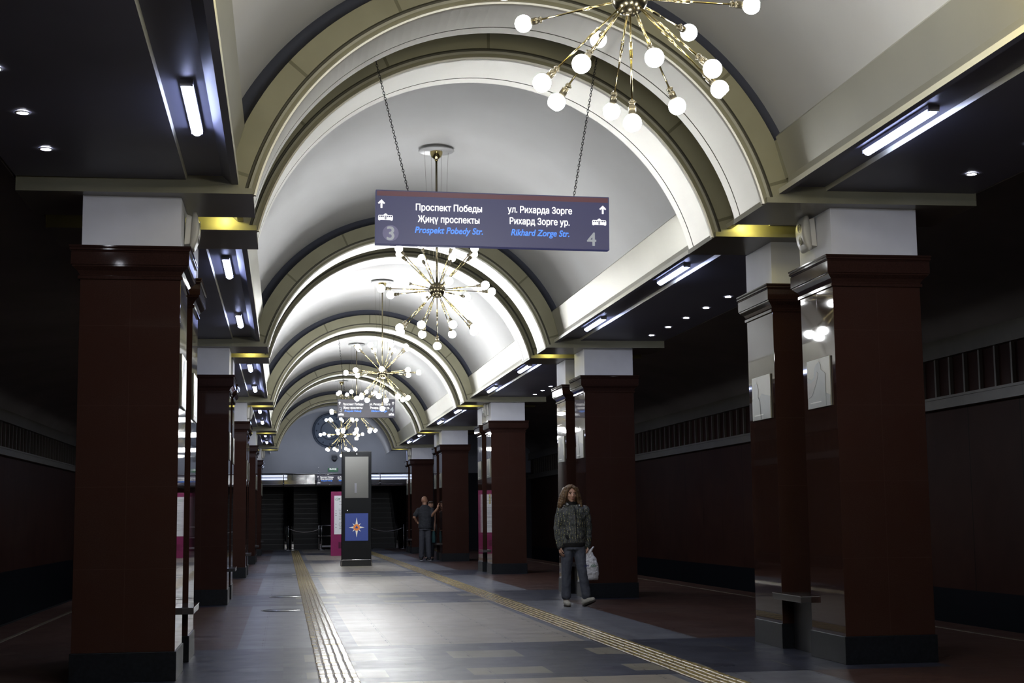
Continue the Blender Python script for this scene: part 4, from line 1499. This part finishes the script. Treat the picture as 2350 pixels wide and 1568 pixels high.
for sx in (-1, 1): caps(m, [(sx * .08, 0, .88), (sx * .095, 0, .5), (sx * .11, .0, .09), (sx * .115, .10, .04)], [.068, .055, .04, .035])
blob(m, 'body', SKIN2, man, .008, 2)
TS = mat('dark_blue_grey_tshirt', (.028, .031, .040), .8, bump=.3, bscale=14)
m = MB()
loft(m, [(0, .0, .93, .196, .158), (0, 0, 1.08, .190, .155), (0, 0, 1.22, .188, .15), (0, 0, 1.36, .205, .14), (0, 0, 1.46, .205, .115), (0, -.005, 1.535, .155, .10), (0, -.005, 1.585, .105, .085), (0, -.005, 1.615, .085, .078)])
caps(m, [(.19, 0, 1.455), (.205, -.05, 1.335)], [.080, .075]); caps(m, [(-.19, 0, 1.45), (-.275, -.012, 1.32)], [.080, .072])
blob(m, 't_shirt', TS, man, .009, 3, (.02, .07))
m = MB(); loft(m, [(0, 0, .88, .165, .13), (0, 0, .98, .165, .13)])
for sx in (-1, 1): caps(m, [(sx * .082, 0, .90), (sx * .095, 0, .5), (sx * .112, 0, .12)], [.095, .078, .076])
blob(m, 'trousers', mat('grey_blue_jeans', (.062, .066, .085), .8, bump=.3, bscale=16), man, .009, 3, (.015, .07))
for sx in (-1, 1):
    m = MB(); caps(m, [(sx * .115, -.05, .05), (sx * .12, .06, .05), (sx * .13, .16, .042)], [.042, .044, .038]); sh = blob(m, 'shoe', BLACKM, man, .008, 2)
    m = MB(); m.box((sx * .122 - .045, -.10, .0), (sx * .122 + .045, .20, .018)); m.build('sole', mat('pale_sole', (.35, .35, .36), .5), sh)

# woman half hidden behind him
fx_, fy_ = 4.235, 43.30
w2 = empty('person', (fx_, fy_, 0), 'woman with pulled-back hair half hidden behind the bald man', 'person')
hc = (.055, -.02, 1.60)
m = MB(); head(m, hc, .98, yaw=radians(20), face=-1)
caps(m, [(.05, 0, 1.55), (.03, .01, 1.46), (.0, .01, 1.38)], [.048, .046, .07])
loft(m, [(0, 0, .85, .15, .11), (0, 0, 1.05, .13, .10), (0, 0, 1.3, .15, .10), (0, 0, 1.40, .14, .08), (0, 0, 1.44, .08, .06)])
caps(m, [(.155, 0, 1.38), (.165, -.02, 1.15), (.155, -.08, .93)], [.046, .036, .026]); caps(m, [(-.16, 0, 1.38), (-.20, 0, 1.14), (-.18, -.06, .93)], [.046, .036, .026])
hand(m, (.155, -.08, .93), (0, -.1, -1), (-1, 0, 0), -1, .9, .95); hand(m, (-.18, -.06, .93), (0, -.1, -1), (1, 0, 0), 1, .4, .95)
for sx in (-1, 1): caps(m, [(sx * .08, 0, .85), (sx * .08, 0, .48), (sx * .08, 0, .09), (sx * .085, -.10, .035)], [.085, .055, .036, .03])
blob(m, 'body', SKIN, w2, .008, 2)
face_parts(w2, hc, .98, radians(20))
m = MB(); m.sphere((hc[0], hc[1] + .035, hc[2] + .045), (.086, .090, .084), 20, 14); m.sphere((hc[0] - .02, hc[1] + .12, hc[2] + .03), .045, 12, 10); m.sphere((hc[0], hc[1] - .02, hc[2] + .085), (.078, .085, .045), 18, 12)
blob(m, 'hair', HAIR2, w2, .008, 2, (.008, .03))
m = MB(); loft(m, [(0, 0, .90, .165, .125), (0, 0, 1.05, .155, .12), (0, 0, 1.22, .17, .12), (0, 0, 1.36, .165, .10), (.01, 0, 1.43, .09, .07)])
blob(m, 'blouse', mat('charcoal_blouse', (.035, .036, .042), .8), w2, .009, 3, (.015, .06))
m = MB(); loft(m, [(0, 0, .88, .15, .115), (0, 0, .95, .15, .115)])
for sx in (-1, 1): caps(m, [(sx * .08, 0, .86), (sx * .085, 0, .48), (sx * .085, 0, .12)], [.095, .075, .06])
blob(m, 'trousers', mat('dark_trousers', (.02, .022, .03), .8), w2, .009, 3)
for sx in (-1, 1):
    m = MB(); caps(m, [(sx * .085, .05, .04), (sx * .085, -.05, .04), (sx * .09, -.14, .03)], [.036, .038, .030]); blob(m, 'shoe', BLACKM, w2, .008, 2)
tb = empty('tote_bag', (4.36, 43.22, .86), 'teal cloth bag hanging beside the half hidden woman', 'bag')
m = MB(); loft(m, [(0, 0, -.36, .055, .10), (0, 0, -.20, .06, .11), (0, 0, -.05, .045, .08), (0, 0, 0, .02, .03)]); blob(m, 'bag_body', mat('teal_cloth', (.06, .17, .19), .8), tb, .009, 2, (.015, .06))
m = MB(); m.tube([(0, -.03, -.02), (0, -.02, .07), (0, .02, .07), (0, .03, -.02)], .006, 6); m.build('strap', mat('teal_cloth'), tb)
bb = empty('backpack', (4.62, 42.78, .515), 'black backpack with small glints standing on the bench beside the bald man', 'bag')
m = MB(); loft(m, [(0, 0, .0, .13, .10), (0, 0, .10, .15, .12), (0, 0, .28, .14, .11), (0, 0, .38, .10, .08), (0, 0, .42, .04, .04)]); blob(m, 'pack_body', mat('black_nylon', (.012, .012, .016), .45), bb, .009, 2, (.02, .06))
m = MB(); m.tube([(-.05, 0, .40), (-.04, 0, .48), (.04, 0, .48), (.05, 0, .40)], .012, 8); m.build('carry_loop', mat('pale_strap', (.3, .3, .3), .5), bb)
m = MB(); m.sphere((-.13, -.05, .30), .012, 8, 6); m.sphere((-.12, -.07, .2), .012, 8, 6); m.build('buckle', CHROME, bb)
